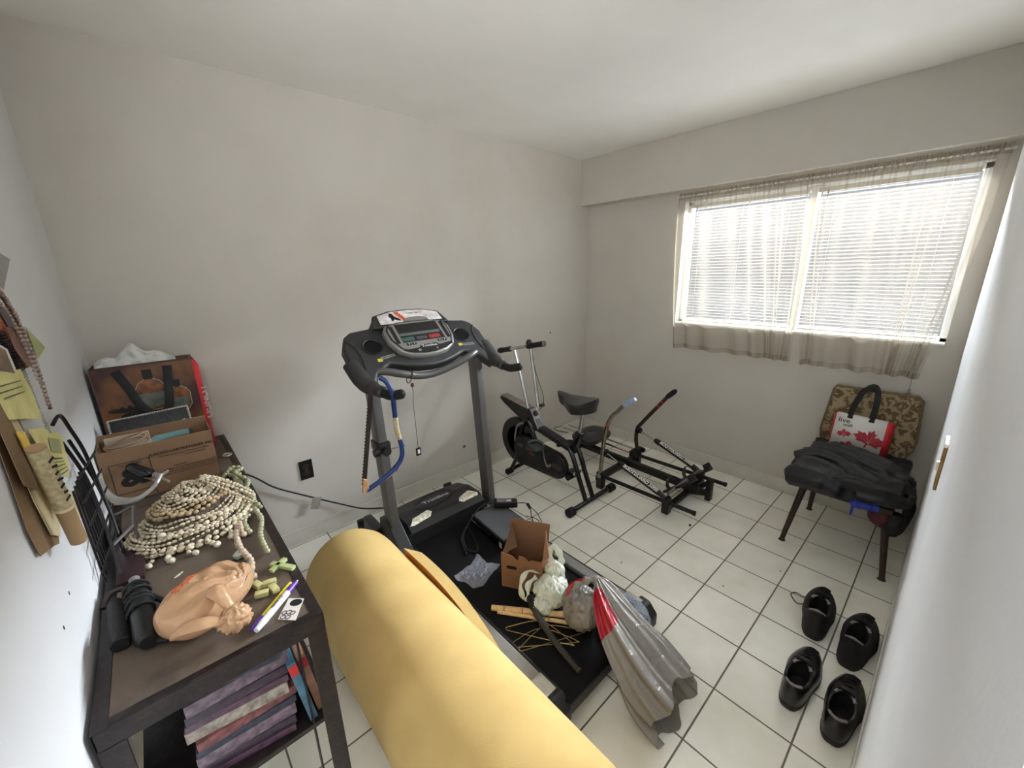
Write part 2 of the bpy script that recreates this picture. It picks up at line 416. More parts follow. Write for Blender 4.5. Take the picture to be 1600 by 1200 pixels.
m2 = n.new('ShaderNodeMixShader'); l.new(ma.outputs[0], m2.inputs[0]); l.new(tr.outputs[0], m2.inputs[1]); l.new(m1.outputs[0], m2.inputs[2])
l.new(m2.outputs[0], n['Material Output'].inputs[0])
def curtain(yt0, yt1, yb0, yb1, folds, zb, label, seed):
    r = random.Random(seed)
    t = thing('sheer_curtain', (1.475, (yt0 + yt1) / 2, zb), label, 'curtain', None)
    ph = [r.uniform(0, 6.28) for _ in range(8)]
    def fn(u, v):
        z = zb + (2.035 - zb) * v
        # gather spacing : folds squeezed around chosen places towards the hem
        uu = u
        for (c, s) in folds: uu += s * (1 - v) ** .7 * math.tanh((c - u) * 9) * 0.5
        yt = yt1 + (yt0 - yt1) * u; yb = yb1 + (yb0 - yb1) * uu
        e = v ** 1.2
        y = yb + (yt - yb) * e
        top = math.exp(-(1 - v) * 9)
        A = 0.010 + 0.004 * sin(9 * u + ph[0])
        w = A * (sin(u * 44 + ph[1] + 1.6 * sin(u * 9)) * (1 - .55 * top)) + .5 * A * sin(u * 131 + ph[2]) * (0.08 + top) + 0.010 * (1 - v) * sin(u * 23 + ph[3])
        for (c, s) in folds: w -= 0.010 * math.exp(-((u - c) / .05) ** 2) * (1 - .7 * v) * sin((u - c) * 160)
        z2 = z + 0.004 * sin(u * 40 + ph[4]) * (1 - v)
        return (1.478 + w, y, z2)
    b = MB(); b.grid(fn, 420, 26); o = b.build('curtain_panel', mc, t)
    # ruffled header above the rod pocket
    def hd(u, v):
        y = yt1 + (yt0 - yt1) * u
        return (1.478 + 0.007 * sin(u * 190 + ph[5]) + .004 * sin(u * 71), y, 1.995 + 0.046 * v)
    b = MB(); b.grid(hd, 420, 4); b.build('header', mc, t)
    def hm(u, v):
        p = fn(u, v * 0.03); return (p[0] - 0.0015, p[1], p[2])
    b = MB(); b.grid(hm, 300, 3); b.build('hem', mc, t)
    return t
curtain(0.372, 1.178, 0.272, 1.205, ((0.78, .10), (0.93, .08)), 0.925, 'sheer beige curtain over the left half of the window, hem by the rowing machine wall', 3)
curtain(-0.375, 0.378, -0.355, 0.368, ((0.08, .08), (0.72, .14), (0.93, .05)), 0.918, 'sheer beige curtain over the right half of the window, above the chair', 5)
b = MB(); b.cyl((1.480, -0.385, 2.015), (1.480, 1.185, 2.015), 0.005, 8)
tag(b.build('curtain_rod', M_white), 'thin white curtain rod under the ceiling soffit', 'curtain rod')
# thin wire from curtain down to a wall hook
w = thing('blind_cord', (1.516, -0.24, 0.81), 'thin grey cord hanging below the curtain down to a wall cleat behind the chair', 'cord')
b = MB(); b.cyl((1.512, -0.24, 0.83), (1.512, -0.24, 1.15), 0.0012, 6); b.build('cord', M_graym, w)
b = MB(); b.box((1.516, -0.24, 0.83), (0.016, 0.012, 0.035)); b.cyl((1.508, -0.252, 0.825), (1.508, -0.228, 0.825), 0.004, 8); b.build('cleat', M_steel, w, bevel=0.002)

# outlet on the back wall
t = thing('wall_outlet', (-1.049, YB, 0.443), 'black wall outlet on the back wall left of the treadmill', 'outlet')
b = MB(); b.box((-1.049, YB - 0.003, 0.443), (0.072, 0.006, 0.116)); b.build('cover_plate', M_blackp, t, bevel=0.002)
for dz in (-.02, .02):
    b = MB(frame((-1.049, YB - 0.0065, 0.443 + dz), (1, 0, 0), (0, 0, 1))); b.lathe([(0.0, 0), (0.0165, 0.0), (0.0165, 0.002), (0, 0.002)], 20)
    for s_ in (-1, 1): b.box((s_ * .006, .002, .0025), (.002, .007, .001))
    b.build('socket', mat('dark_brown_plastic', (52, 44, 40), .35, 0, .1), t)
b = MB(frame((-1.049, YB - 0.0065, 0.443), (1, 0, 0), (0, 0, 1))); b.lathe([(0, 0), (.003, 0), (.003, .002), (0, .0025)], 10); b.build('screw', M_steel, t)
# brass plate on the front wall
t = thing('switch_plate', (-0.165, YF, 1.05), 'brass switch plate with white top on the wall at the right edge', 'light switch')
M_brass = mat('worn_brass', (150, 118, 70), .38, .7, .25, 30)
b = MB(); b.box((-0.165, YF + .003, 1.045), (0.075, 0.006, 0.115)); b.build('plate', M_brass, t, bevel=0.002)
b = MB(); b.box((-0.165, YF + .008, 1.04), (0.012, 0.008, 0.024)); b.build('toggle', M_white, t, bevel=0.002)
b = MB(); b.box((-0.165, YF + .0035, 1.106), (0.077, 0.007, 0.010)); b.build('white_cap', M_white, t, bevel=0.001)
# power cord of the treadmill, running along the back wall from behind the table
t = thing('wall_power_cord', (-0.7, 1.98, 0.0), 'black power cord sagging along the back wall from the table to the treadmill', 'power cord')
b = MB(); b.tube(bez([(-1.50, 1.93, 0.66), (-1.40, 1.99, 0.58), (-1.31, 2.0, 0.506), (-1.221, 2.0, 0.405), (-1.073, 2.0, 0.29), (-0.906, 2.0, 0.166), (-0.78, 1.97, 0.09), (-0.68, 1.86, 0.10)], 8), 0.0045, 8); b.build('cord', M_rubber, t)
b = MB(); b.quadbox([(-1.048, 1.994, .270), (-1.000, 1.994, .257), (-1.026, 1.992, .186), (-1.070, 1.992, .205)], .0006)
tg = b.build('warning_tag', mat('grey_tag', (150, 142, 130), .6, 0, .2, 90), t)
# marks on the walls
M_mark = mat('dark_scuff', (60, 48, 42), .8, 0, .2)
for (x, y, z, r, lab) in ((0.06, YB, 0.231, .012, 'dark hole low in the back wall between the treadmill and the bike'), (1.03, YB, 1.00, .008, 'small grey scuff high on the back wall near the corner')):
    b = MB(frame((x, y, z), (1, 0, 0), (0, 0, 1))); b.lathe([(0, 0), (r, 0), (r * .9, .0012), (r * .35, .0008), (0, -.004)], 12); tag(b.build('wall_hole', M_mark), lab, 'wall mark')
for (y, z, lab) in ((0.62, 0.926, 'small chip in the paint of the left wall above the front of the table'), (0.72, 0.934, 'smaller chip in the paint of the left wall above the black tools')):
    b = MB(frame((XL, y, z), (0, 1, 0), (0, 0, 1))); b.ell((0, 0, 0), (.003, .005, .0012), 8, 4); tag(b.build('paint_chip', M_mark), lab, 'wall mark')
# ================================================================== TREADMILL
tm = thing('treadmill', (-0.52, 1.0, 0), 'black and grey treadmill with tilted console in the middle of the room, cluttered belt', 'treadmill')
M_hood = mat('charcoal_plastic', (26, 26, 27), .42, 0, .12, 25, .2, 600)
M_cons = mat('dark_grey_console_plastic', (38, 38, 39), .5, 0, .08, 25, .25, 700)
M_belt = mat('black_running_belt', (14, 14, 16), .75, 0, .15, 60, .35, 700, spec=.2)
M_silver = mat('silver_plastic', (138, 136, 132), .35, .3, .05)
XC = -0.52
b = MB(); b.box((XC - .005, 0.83, 0.145), (0.50, 1.12, 0.012)); 
b.tube([(XC - .255, .30, .125), (XC + .245, .30, .125)], .026, 14)
b.build('running_belt', M_belt, tm, bevel=.002)
b = MB(); b.box((XC - .01, 0.82, 0.10), (0.60, 1.10, 0.05)); b.box((XC, 0.83, 0.06), (0.50, .9, .04)); b.build('deck', M_blackp, tm, bevel=.004)
for s_, x0 in ((-1, -0.803), (1, -0.262)):
    b = MB(); b.box((x0, 0.86, 0.150), (0.052, 1.07, 0.028)); b.build('side_rail', mat('light_grey_rail', (136, 134, 131), .5, .1, .08, 30), tm, bevel=.006)
    xo = x0 + s_ * .034
    b = MB(); b.box((xo, 0.86, 0.125), (0.018, 1.09, 0.058)); b.box((x0 - s_ * .033, .86, .148), (.016, 1.07, .022)); b.build('rail_edging', M_blackp, tm, bevel=.004)
    # rear end cap
    b = MB(frame((x0 + s_ * .008, 0, 0), (0, 1, 0), (0, 0, 1)))
    b.prism([(.345, .045), (.345, .168), (.30, .168), (.262, .125), (.262, .07), (.285, .045)], -.048, .048)
    ec = b.build('end_cap', M_blackp, tm, bevel=.008)
    b = MB(); b.box((x0 + s_ * .004, .358, .1665), (.058, .075, .004)); b.build('end_cap_label', mat('silver_label', (178, 176, 168), .4, .2, .12, 60), ec, bevel=.001)
    b = MB(); b.cyl((x0 + s_ * .056, .285, .085), (x0 + s_ * .058, .285, .085), .008, 12); b.build('adjustment_bolt', M_steel, ec)
# motor hood (profile in yz, extruded along x) with tapered sides
def hood_pt(u, v):
    prof = [(1.345, .150), (1.350, .215), (1.395, .247), (1.50, .252), (1.62, .215), (1.70, .150), (1.715, .07)]
    t = v * (len(prof) - 1); i = min(int(t), len(prof) - 2); f = t - i
    y = prof[i][0] + (prof[i + 1][0] - prof[i][0]) * f; z = prof[i][1] + (prof[i + 1][1] - prof[i][1]) * f
    x = (u - .5) * 2; zz = z
    if abs(x) > .86: zz = z - (abs(x) - .86) / .14 * (z - .09) * .85
    return (XC + .004 + x * (.262 + .02 * (1 - abs(v - .3))), y + .02 * (1 - x * x) * (v > .6), zz)
b = MB(); b.grid(hood_pt, 41, 25); hd = b.build('motor_hood', M_hood, tm, solid=.004)
b = MB(); b.quadbox([(XC - .265, 1.34, .145), (XC + .265, 1.34, .145), (XC + .255, 1.348, .215), (XC - .255, 1.348, .215)], -.006); b.build('hood_front', M_hood, tm, bevel=.003)
# emblem ring and stickers on the hood
b = MB(); ring = []
for k in range(40):
    a = 2 * pi * k / 40; u = .5 + cos(a) * .24; vv = .52 + sin(a) * .10 + .03 * cos(a)
    p = V(hood_pt(u, vv)); ring.append(p + V((0, 0, .003)))
b.tube(ring, .0022, 6, closed=True); b.build('emblem_ring', M_blackp, hd)
o1 = V(hood_pt(.5, .44)); o2 = V(hood_pt(.5, .56))
lettering('Trimline', .046, V(hood_pt(.5, .5)) + V((0, 0, .004)), (1, 0, 0), o2 - o1, M_whitel, hd, lift=.003, sx=1.1)
M_stk = mat('yellowed_sticker', (214, 202, 160), .55, 0, .25, 60, col2=(226, 224, 214))
def hn(u, v):
    e = .01; p = V(hood_pt(u, v)); q = (V(hood_pt(u + e, v)) - p).cross(V(hood_pt(u, v + e)) - p); q.normalize()
    return p + (q if q.z > 0 else -q) * .0045
def sticker(us, vs):
    b = MB(); n_ = len(us); b.m = 0
    ce = V((sum(us) / n_, sum(vs) / n_, 0)); n2 = 6
    for i in range(n_):
        j = (i + 1) % n_; tri = []
        for q in range(n2 + 1):
            uu = us[i] + (us[j] - us[i]) * q / n2; vv = vs[i] + (vs[j] - vs[i]) * q / n2; tri.append(hn(uu, vv))
        for q in range(n2):
            for w in range(5):
                mix = lambda A_, f_: hn(ce.x + (A_[0] - ce.x) * f_, ce.y + (A_[1] - ce.y) * f_)
                A0 = (us[i] + (us[j] - us[i]) * q / n2, vs[i] + (vs[j] - vs[i]) * q / n2); A1 = (us[i] + (us[j] - us[i]) * (q + 1) / n2, vs[i] + (vs[j] - vs[i]) * (q + 1) / n2)
                b.add([mix(A0, w / 5), mix(A0, (w + 1) / 5), mix(A1, (w + 1) / 5), mix(A1, w / 5)], [(0, 1, 2, 3)])
    return b.build('warning_sticker', M_stk, hd, angle=180)
sticker((.09, .15, .33, .355, .31, .13), (.285, .37, .40, .36, .30, .27))
sticker((.66, .69, .84, .90, .885, .70), (.33, .37, .42, .34, .29, .285))
# side covers round the upright feet
for s_, x0 in ((-1, -0.828), (1, -0.207)):
    b = MB(frame((x0, 0, 0), (0, 1, 0), (0, 0, 1)))
    if s_ < 0: b.prism([(1.26, .05), (1.20, .10), (1.22, .155), (1.40, .31), (1.49, .30), (1.52, .05)], -.034, .034)
    else: b.prism([(1.30, .03), (1.30, .10), (1.36, .16), (1.46, .16), (1.5, .03)], -.022, .022)
    b.build('upright_bracket', M_hood if s_ < 0 else M_graym, tm, bevel=.006)
    # upright, leaning slightly
    b = MB(); b.rtube((x0, 1.385, .06), (x0, 1.475, 1.06), .044, .078, up=(0, 1, 0), bev=.006); b.build('upright', M_graym, tm)
    b = MB(); b.rtube((x0, 1.20, .03), (x0, 1.86, .03), .05, .045, bev=.006); b.box((x0, 1.87, .045), (.054, .03, .075), bev=.006); b.build('base_rail', M_hood, tm)
    b = MB(); b.cyl((x0 - .012, 1.80, .03), (x0 + .012, 1.80, .03), .03, 16); b.build('transport_wheel', M_rubber, tm)
b = MB(); b.rtube((-.828, 1.62, .06), (-.207, 1.62, .06), .05, .05, bev=.006); b.build('cross_member', M_hood, tm)
b = MB(); b.box((-.865, 1.58, .13), (.05, .17, .2), bev=.012); b.build('side_cover', M_hood, tm)
# clamp on the left upright
cl = MB(); cl.box((-.828, 1.44, .715), (.062, .1, .05), bev=.008); cl.cyl((-.828, 1.372, .70), (-.828, 1.388, .70), .022, 14); cl.build('height_clamp', M_blackp, tm)
b = MB(); b.cyl((-.80, 1.38, .712), (-.742, 1.355, .715), .006, 10); b.build('clamp_screw', M_steel, tm)
b = MB(); b.cyl((-.882, 1.40, .70), (-.858, 1.40, .70), .02, 12); b.build('clamp_knob', M_blackp, tm)
# console
TL = radians(40)
CF = frame((-0.51, 1.42, 1.09), (1, 0, 0), (0, cos(TL), sin(TL)))
half = [(0, .365), (.10, .360), (.19, .335), (.232, .275), (.335, .262), (.372, .235), (.402, .165), (.402, .03), (.385, -.065), (.345, -.085), (.30, -.01), (.22, .035), (.14, .006), (.07, -.012), (0, -.018)]
poly = half + [(-x, y) for x, y in half[::-1][1:-1]]
b = MB(CF); b.prism(poly, -.055, 0.0); cb = b.build('console_body', M_cons, tm, bevel=.012, seg=3)
# underside scoop and side wings down to the grips
for s_ in (-1, 1):
    b = MB(); P = [V((-0.51 + s_ * .385, 1.50, 1.12)), V((-0.51 + s_ * .378, 1.40, 1.055)), V((-0.51 + s_ * .362, 1.33, 1.035)), V((-0.51 + s_ * .347, 1.26, 1.03))]
    b.tube(bez(P, 5), [.044] * 5 + [.041] * 5 + [.033] * 5 + [.024], 14, flat=.75, up=(0, .5, 1)); b.build('grip_arm', M_cons, tm)
    b = MB(); q = bez([(-0.51 + s_ * .353, 1.285, 1.03), (-0.51 + s_ * .343, 1.21, 1.028), (-0.51 + s_ * .333, 1.12, 1.052)], 8)
    b.tube(q, [.021] * (len(q) - 2) + [.0205, .015], 16); b.ell(q[-1], (.015, .012, .015)); b.build('hand_grip', M_rubber, tm)
    # recessed panel edge
    b = MB(CF); b.tube([(s_ * .375, .21, 0), (s_ * .345, .165, .001), (s_ * .335, .10, .001), (s_ * .345, .02, 0)], .004, 8); b.build('panel_ridge', M_cons, cb)
    # cup holder
    b = MB(CF); cx, cy = s_ * .262, .150
    b.lathe([(.050, .0005), (.052, .004), (.047, .005), (.043, .002), (.041, -.05), (0, -.05)], 28, Matrix.Translation((cx, cy, 0))); b.build('cup_holder_rim', M_blackp, cb)
    b = MB(CF); b.lathe([(.0425, .0022), (0, .0022)], 28, Matrix.Translation((cx, cy, 0))); b.build('cup_well', mat('deep_black', (5, 5, 5), .9, 0, .1), cb)
    # yellow badge
    b = MB(CF); b.box((s_ * .215 if s_ > 0 else -.262, .080 if s_ > 0 else .062, .001), (.024, .018, .0015)); b.build('yellow_badge', mat('yellow_badge', (196, 178, 60), .5, 0, .2, 90), cb, flat=True)
    b = MB(CF); xx = .268 if s_ > 0 else -.215; yy = .074 if s_ > 0 else .076
    for k in (-.005, .005): b.box((0, k, .001), (.078, .0045, .0012), Matrix.Translation((xx, yy, 0)) @ Matrix.Rotation(radians(-4 if s_ > 0 else 9), 4, 'Z'))
    b.build('badge_lines', mat('badge_print', (140, 140, 138), .5, 0, .1), cb, flat=True)
# silver display pod
def pod(sc_, dy=0):
    out = []
    pts = [(-.165, .255), (-.10, .268), (0, .272), (.10, .268), (.178, .255), (.198, .215), (.192, .135), (.168, .085), (.11, .045), (.03, .028), (-.03, .028), (-.10, .042), (-.155, .08), (-.185, .145), (-.188, .215)]
    for x, y in pts: out.append((x * sc_, .15 + dy + (y - .15) * sc_))
    return out
b = MB(CF); b.prism(pod(1), -.02, .028); pd = b.build('display_housing', M_silver, tm, bevel=.012, seg=3)
b = MB(CF); b.prism(pod(.93, .004), .026, .0300); b.build('display_border', M_blackp, pd, bevel=.001)
b = MB(CF); b.prism(pod(.885, .004), .027, .0312); b.build('display_panel', M_silver, pd, bevel=.001)
b = MB(CF); b.prism([(-.145, .075), (-.05, .078), (-.035, .095), (.055, .095), (.07, .080), (.155, .092), (.15, .075), (.09, .052), (.02, .042), (-.05, .044), (-.11, .058)], .0312, .0320); b.build('lower_panel', M_blackp, pd)
b = MB(CF); b.box((.005, .185, .0316), (.245, .125, .0012)); b.build('screen', mat('dark_display', (28, 28, 30), .22, 0, .4, 14), pd, flat=True)
for (x, y, w_, h_, c_, nm) in ((0, .175, .235, .018, (92, 98, 98), 'teal_band'), (.07, .142, .07, .024, (150, 44, 44), 'red_window'), (-.085, .142, .07, .026, (48, 84, 72), 'green_window'), (-.005, .142, .06, .02, (66, 66, 72), 'grey_window')):
    b = MB(CF); b.box((x, y, .0324), (w_, h_, .0008)); b.build('display_field', mat(nm, c_, .35, 0, .25, 70), pd, flat=True)
for s_ in (-1, 1):
    b = MB(CF); b.box((s_ * .148 + .005, .18, .0318), (.020, .120, .0012), Matrix.Identity(4)); b.build('button_column', M_blackp, pd, bevel=.0005)
    for k in range(2):
        b = MB(CF); b.box((s_ * .09 + (k - .5) * .030 + .01, .108, .0330), (.023, .014, .003), bev=.001); bt = b.build('button', M_blackp, pd)
        b = MB(CF); b.prism([(-.004, -.003), (.004, -.003), (0, .004)], .0346, .0350, Matrix.Translation((s_ * .09 + (k - .5) * .030 + .01, .108, 0)) @ Matrix.Rotation(pi * k, 4, 'Z')); b.build('arrow_mark', M_whitel, bt, flat=True)
lettering('Trimline', .022, CF @ V((.01, .083, .0322)), CF.to_3x3() @ V((1, 0, 0)), CF.to_3x3() @ V((0, 1, 0)), M_whitel, pd, sx=1.2)
b = MB(CF); b.lathe([(0, 0), (.006, 0), (.006, .002), (0, .003)], 14, Matrix.Translation((.045, .058, .032))); b.build('key_socket', M_silver, pd)
b = MB(CF); 
for q in (((-.055, .067), (.012, .0015)), ((-.055, .058), (.012, .0015)), ((-.061, .0625), (.0015, .010)), ((-.049, .0625), (.0015, .010))): b.box((q[0][0], q[0][1], .0324), (q[1][0], q[1][1], .0006))
b.build('square_mark', M_whitel, pd, flat=True)
# hood band above display with printed decal
b = MB(CF); b.prism([(-.225, .25), (-.195, .335), (-.10, .362), (0, .368), (.10, .362), (.195, .335), (.225, .25)], -.01, .020); bk = b.build('reading_rack', M_cons, tm, bevel=.006)
b = MB(CF); b.prism([(-.175, .268), (-.172, .330), (-.09, .352), (0, .357), (.10, .352), (.185, .326), (.19, .268)], .0202, .0212); dc = b.build('printed_decal', mat('pale_decal_print', (205, 190, 192), .4, 0, .1, 25, col2=(226, 224, 222)), bk, flat=True)
b = MB(CF); b.prism([(-.075, .347), (-.050, .350), (-.020, .285), (-.040, .280)], .0212, .0218); b.build('orange_stripe', mat('orange_red_print', (214, 78, 44), .45, 0, .15, 60), dc, flat=True)
b = MB(CF); b.prism([(-.105, .335), (-.095, .342), (-.085, .334), (-.080, .315), (-.058, .298), (-.055, .284), (-.072, .288), (-.088, .296), (-.098, .285), (-.106, .286), (-.104, .305), (-.112, .320)], .0212, .0220); b.build('dark_figure', M_blackl, dc, flat=True)
b = MB(CF); b.prism([(-.05, .268), (-.04, .288), (0, .297), (.06, .297), (.095, .285), (.10, .268)], .0212, .030); b.build('book_ledge', M_silver, bk, bevel=.002)
lettering('Trimline  600', .013, CF @ V((.03, .332, .0213)), CF.to_3x3() @ V((1, 0, 0)), CF.to_3x3() @ V((0, 1, 0)), M_blackl, dc)
# curved crossbar below the console
q = bez([(-.828, 1.455, 1.065), (-.79, 1.43, 1.085), (-.70, 1.415, 1.060), (-.60, 1.42, 1.030), (-.50, 1.425, 1.025), (-.38, 1.42, 1.050), (-.28, 1.42, 1.082), (-.225, 1.44, 1.095)], 6)
b = MB(); b.tube(q, .019, 14); b.build('crossbar', M_graym, tm)

# safety key hanging from the crossbar
t = thing('safety_key', (-0.62, 1.40, 0.63), 'small black safety key on a thin cord clipped to the treadmill crossbar', 'safety key')
b = MB(); q = bez([(-.652, 1.405, 1.0), (-.650, 1.40, .97), (-.655, 1.398, .9), (-.652, 1.40, .80), (-.650, 1.40, .655)], 5); b.tube(q, .0014, 6); b.build('cord', M_rubber, t)
b = MB(); b.tube([(-.652 + .012 * cos(a), 1.418 + .028 * cos(a) * .0 + .027 * sin(a) * .9, 1.035 + .030 * cos(a)) for a in [2 * pi * k / 20 for k in range(20)]], .0025, 6, closed=True); b.box((-.650, 1.402, .995), (.014, .01, .02), bev=.002); b.build('clip', mat('dark_red_plastic', (70, 26, 26), .4, 0, .1), t)
b = MB(); b.box((-.650, 1.40, .635), (.026, .010, .042), bev=.003); k_ = b.build('key_body', M_blackp, t)
b = MB(); b.box((-.650, 1.3945, .637), (.012, .001, .022)); b.build('key_mark', M_whitel, k_, flat=True)

# bow saw hanging on the left grip
t = thing('bow_saw', (-0.9, 1.2, 0.64), 'blue tubular bow saw hanging on the left treadmill grip', 'saw')
Q = bez([(-.900, 1.195, 1.120), (-.880, 1.18, 1.100), (-.866, 1.165, 1.052), (-.857, 1.18, .968), (-.846, 1.20, .876), (-.832, 1.20, .780), (-.842, 1.20, .728), (-.885, 1.20, .690), (-.94, 1.20, .664), (-1.008, 1.20, .640)], 6)
b = MB(); b.tube(Q, .0105, 12); fr_ = b.build('tubular_frame', mat('worn_blue_paint', (12, 44, 98), .4, .1, .25, 50), t)
b = MB(); b.tube(Q[20:28], .0109, 12); b.build('worn_patch', mat('chipped_paint_patch', (176, 162, 128), .7, 0, .3, 120), fr_)
b = MB(); n_ = 60; A = V((-.930, 1.212, 1.085)); B = V((-1.012, 1.212, .665)); dr = (B - A); nn = V((-1, 0, 0)); vs = []; fs = []
for i in range(n_ + 1):
    p = A + dr * (i / n_); tooth = .0045 if i % 2 else 0
    vs += [p + V((.0095, 0, 0)), p + V((-.0095 - tooth, 0, 0)), p + V((.0095, .0012, 0)), p + V((-.0095 - tooth, .0012, 0))]
for i in range(n_):
    a = 4 * i; fs += [(a, a + 1, a + 5, a + 4), (a + 2, a + 6, a + 7, a + 3), (a + 1, a + 3, a + 7, a + 5), (a, a + 4, a + 6, a + 2)]
b.add(vs, fs); b.build('toothed_blade', mat('rusty_blade', (46, 38, 34), .5, .5, .35, 60), t, flat=True)
b = MB(); b.quadbox([(-1.03, 1.205, .640), (-1.0, 1.205, .636), (-1.002, 1.205, .69), (-1.018, 1.205, .70)], .012); b.rtube((-1.01, 1.208, .630), (-.88, 1.208, .672), .010, .012, bev=.003)
b.build('blade_bracket', mat('bare_plywood_tan', (170, 128, 88), .6, 0, .25, 60), t, bevel=.002)
b = MB(); b.tube([(-.868 + .012 * cos(a), 1.21, .690 + .016 * sin(a)) for a in [2 * pi * k / 14 for k in range(14)]], .003, 6, closed=True); b.build('tension_lever', M_steel, t)
# ================================================================== EXERCISE BIKE (plane x = 0.40)
bk_ = thing('exercise_bike', (0.40, 1.45, 0), 'black upright exercise bike with chrome handlebar, standing right of the treadmill', 'exercise bike')
M_gloss = mat('glossy_black_paint', (10, 10, 11), .25, .1, .2, 20, coat=.4)
X = 0.40
b = MB(); b.cyl((0.205, 1.085, .032), (.655, 1.085, .032), .017, 14); b.build('rear_foot_bar', M_gloss, bk_)
for x0, d in ((0.205, -1), (.655, 1)):
    b = MB(); b.tube([(x0 + d * .02, 1.085, .030), (x0 + d * .018, 1.085, .030), (x0 - d * .03, 1.085, .030)], [.022, .029, .029], 16); b.build('foot_cap', M_rubber, bk_)
# front foot: bar with one splayed end in view
b = MB(); b.cyl((.30, 1.775, .032), (.56, 1.80, .032), .015, 12); b.build('front_foot_bar', M_gloss, bk_)
b = MB(); b.cyl((.275, 1.773, .03), (.325, 1.777, .03), .024, 14); b.build('foot_cap', M_rubber, bk_)
b = MB(); b.tube([(.31, 1.772, .035), (.345, 1.72, .17), (.375, 1.70, .30)], .014, 12); b.build('front_strut', M_gloss, bk_)
# rear legs: two parallel tubes
for dx in (-.028, .045):
    b = MB(); b.tube(bez([(X + dx, 1.088, .035), (X + dx, 1.15, .18), (X + dx, 1.215, .335), (X + dx * .9, 1.275, .385), (X + dx * .6, 1.35, .36)], 5), .0165, 12); b.build('rear_leg', M_gloss, bk_)
b = MB(); b.box((X + .01, 1.19, .20), (.085, .012, .02)); b.build('leg_brace', M_chrome, bk_)
b = MB(); b.rtube((X, 1.235, .335), (X, 1.175, .50), .040, .044, up=(0, 1, 0), bev=.008); b.build('seat_tube', M_gloss, bk_)
b = MB(); b.cyl((X, 1.185, .47), (X, 1.155, .655), .0135, 16); b.build('seat_post', M_chrome, bk_)
b = MB(); b.cyl((X - .035, 1.182, .475), (X + .05, 1.182, .475), .007, 10); b.ell((X + .055, 1.182, .475), (.013, .013, .013), 10, 6); b.build('seat_clamp_knob', M_blackp, bk_)
# saddle
def sad(u, v):
    a = 2 * pi * u; t = v
    y = cos(a); x = sin(a)
    # outline: nose toward +y
    L = .155 if y > 0 else .125
    wd = .105 if y < 0 else (.105 * (1 - y) ** .8 + .030)
    k = sin(pi * min(1, t * 1.0) * .5) if t < 1 else 1
    return (x, y, L, wd, k)
def saddle_pt(u, v):
    # v 0 bottom centre .. 1 top centre, nose towards +y
    a = 2 * pi * u; x, y = sin(a), cos(a)
    L = .185 if y > 0 else .125
    w = .118 if y < -.2 else .118 - .070 * min(1, (y + .2) / .75) ** 1.3
    if v < .2: r = v / .2 * .90; z = -.050
    elif v < .62: q = (v - .2) / .42; r = .90 + .10 * sin(q * pi * .6); z = -.050 + .068 * q
    else: q = (v - .62) / .38; r = .951 * (1 - q) ** .75; z = .018 + .008 * sin(q * pi / 2)
    yy = y * L * r; skirt = 1 if v > .25 else .35
    z += .030 * max(0, -yy / .12) ** 2 * skirt + .028 * max(0, yy / .18) ** 1.5 * (1 if v > .2 else 2.0) - .008
    return (X + x * w * r * (1 if abs(y) < .95 else 1), 1.185 + yy, .708 + z)
b = MB(); b.grid(saddle_pt, 40, 24, closeu=True); b.build('saddle', mat('black_vinyl', (22, 23, 25), .32, 0, .1, 20, .15, 300, coat=.2), bk_, angle=60)
b = MB(); b.box((X, 1.158, .662), (.06, .09, .012), bev=.004); b.build('saddle_bracket', M_black, bk_)
# main frame beam
b = MB(); b.rtube((X, 1.245, .365), (X, 1.535, .425), .064, .036, up=(0, 0, 1), bev=.006); b.build('main_beam', mat('dark_grey_beam', (30, 30, 32), .4, .2, .1), bk_)
# chain casing (two merged lobes) profile in (y,z)
def lobes(c1, r1, c2, r2, n=26):
    d = V((c2[0] - c1[0], c2[1] - c1[1])); L = d.length; a0 = math.atan2(d.y, d.x); al = math.acos((r1 - r2) / L); P = []
    for k in range(n + 1): a = a0 + al + (2 * pi - 2 * al) * k / n; P.append((c1[0] + r1 * cos(a), c1[1] + r1 * sin(a)))
    for k in range(n + 1): a = a0 - al + 2 * al * k / n; P.append((c2[0] + r2 * cos(a), c2[1] + r2 * sin(a)))
    return P
YZ = frame((X - .035, 0, 0), (0, 1, 0), (0, 0, 1))
b = MB(YZ); b.prism(lobes((1.650, .225), .118, (1.345, .215), .098), -.022, .022); cs = b.build('chain_casing', mat('casing_black', (9, 9, 10), .5, 0, .15, 10, .2, 400), bk_, bevel=.010, seg=3)
b = MB(YZ); b.prism(lobes((1.650, .225), .098, (1.345, .215), .075), -.026, .026); b.build('casing_panel', mat('casing_black', (20, 20, 22)), cs, bevel=.004)
CFc = (X - .035 - .026, 0, 0)
def casing_text(s_, sz, y, z, m_, ang=-12):
    # -X side, reads from left (far, +y) to right (near, -y)
    a = radians(ang); lettering(s_, sz, (X - .0612, y, z), (0, -cos(a), sin(a)), (0, sin(a), cos(a)), m_, cs)
M_fadep = mat('faded_red_print', (150, 92, 84), .6, 0, .3, 90); M_fadeg = mat('faded_grey_print', (96, 92, 90), .6, 0, .2, 90)
casing_text('Body', .036, 1.590, .262, M_fadep, 4); casing_text('Gym', .034, 1.565, .232, M_fadep, 4)
b = MB(YZ)
for k in range(9): b.box((1.36 - k * .010, .215 + (k % 2) * .002, -.0268), (.004, .045 - abs(k - 4) * .004, .001))
b.build('stripe_mark', M_fadeg, cs, flat=True)
b = MB(YZ)
for k in range(6): b.box((1.665 + k * .009, .262, -.0268), (.004, .030, .001))
b.build('stripe_mark', M_fadeg, cs, flat=True)
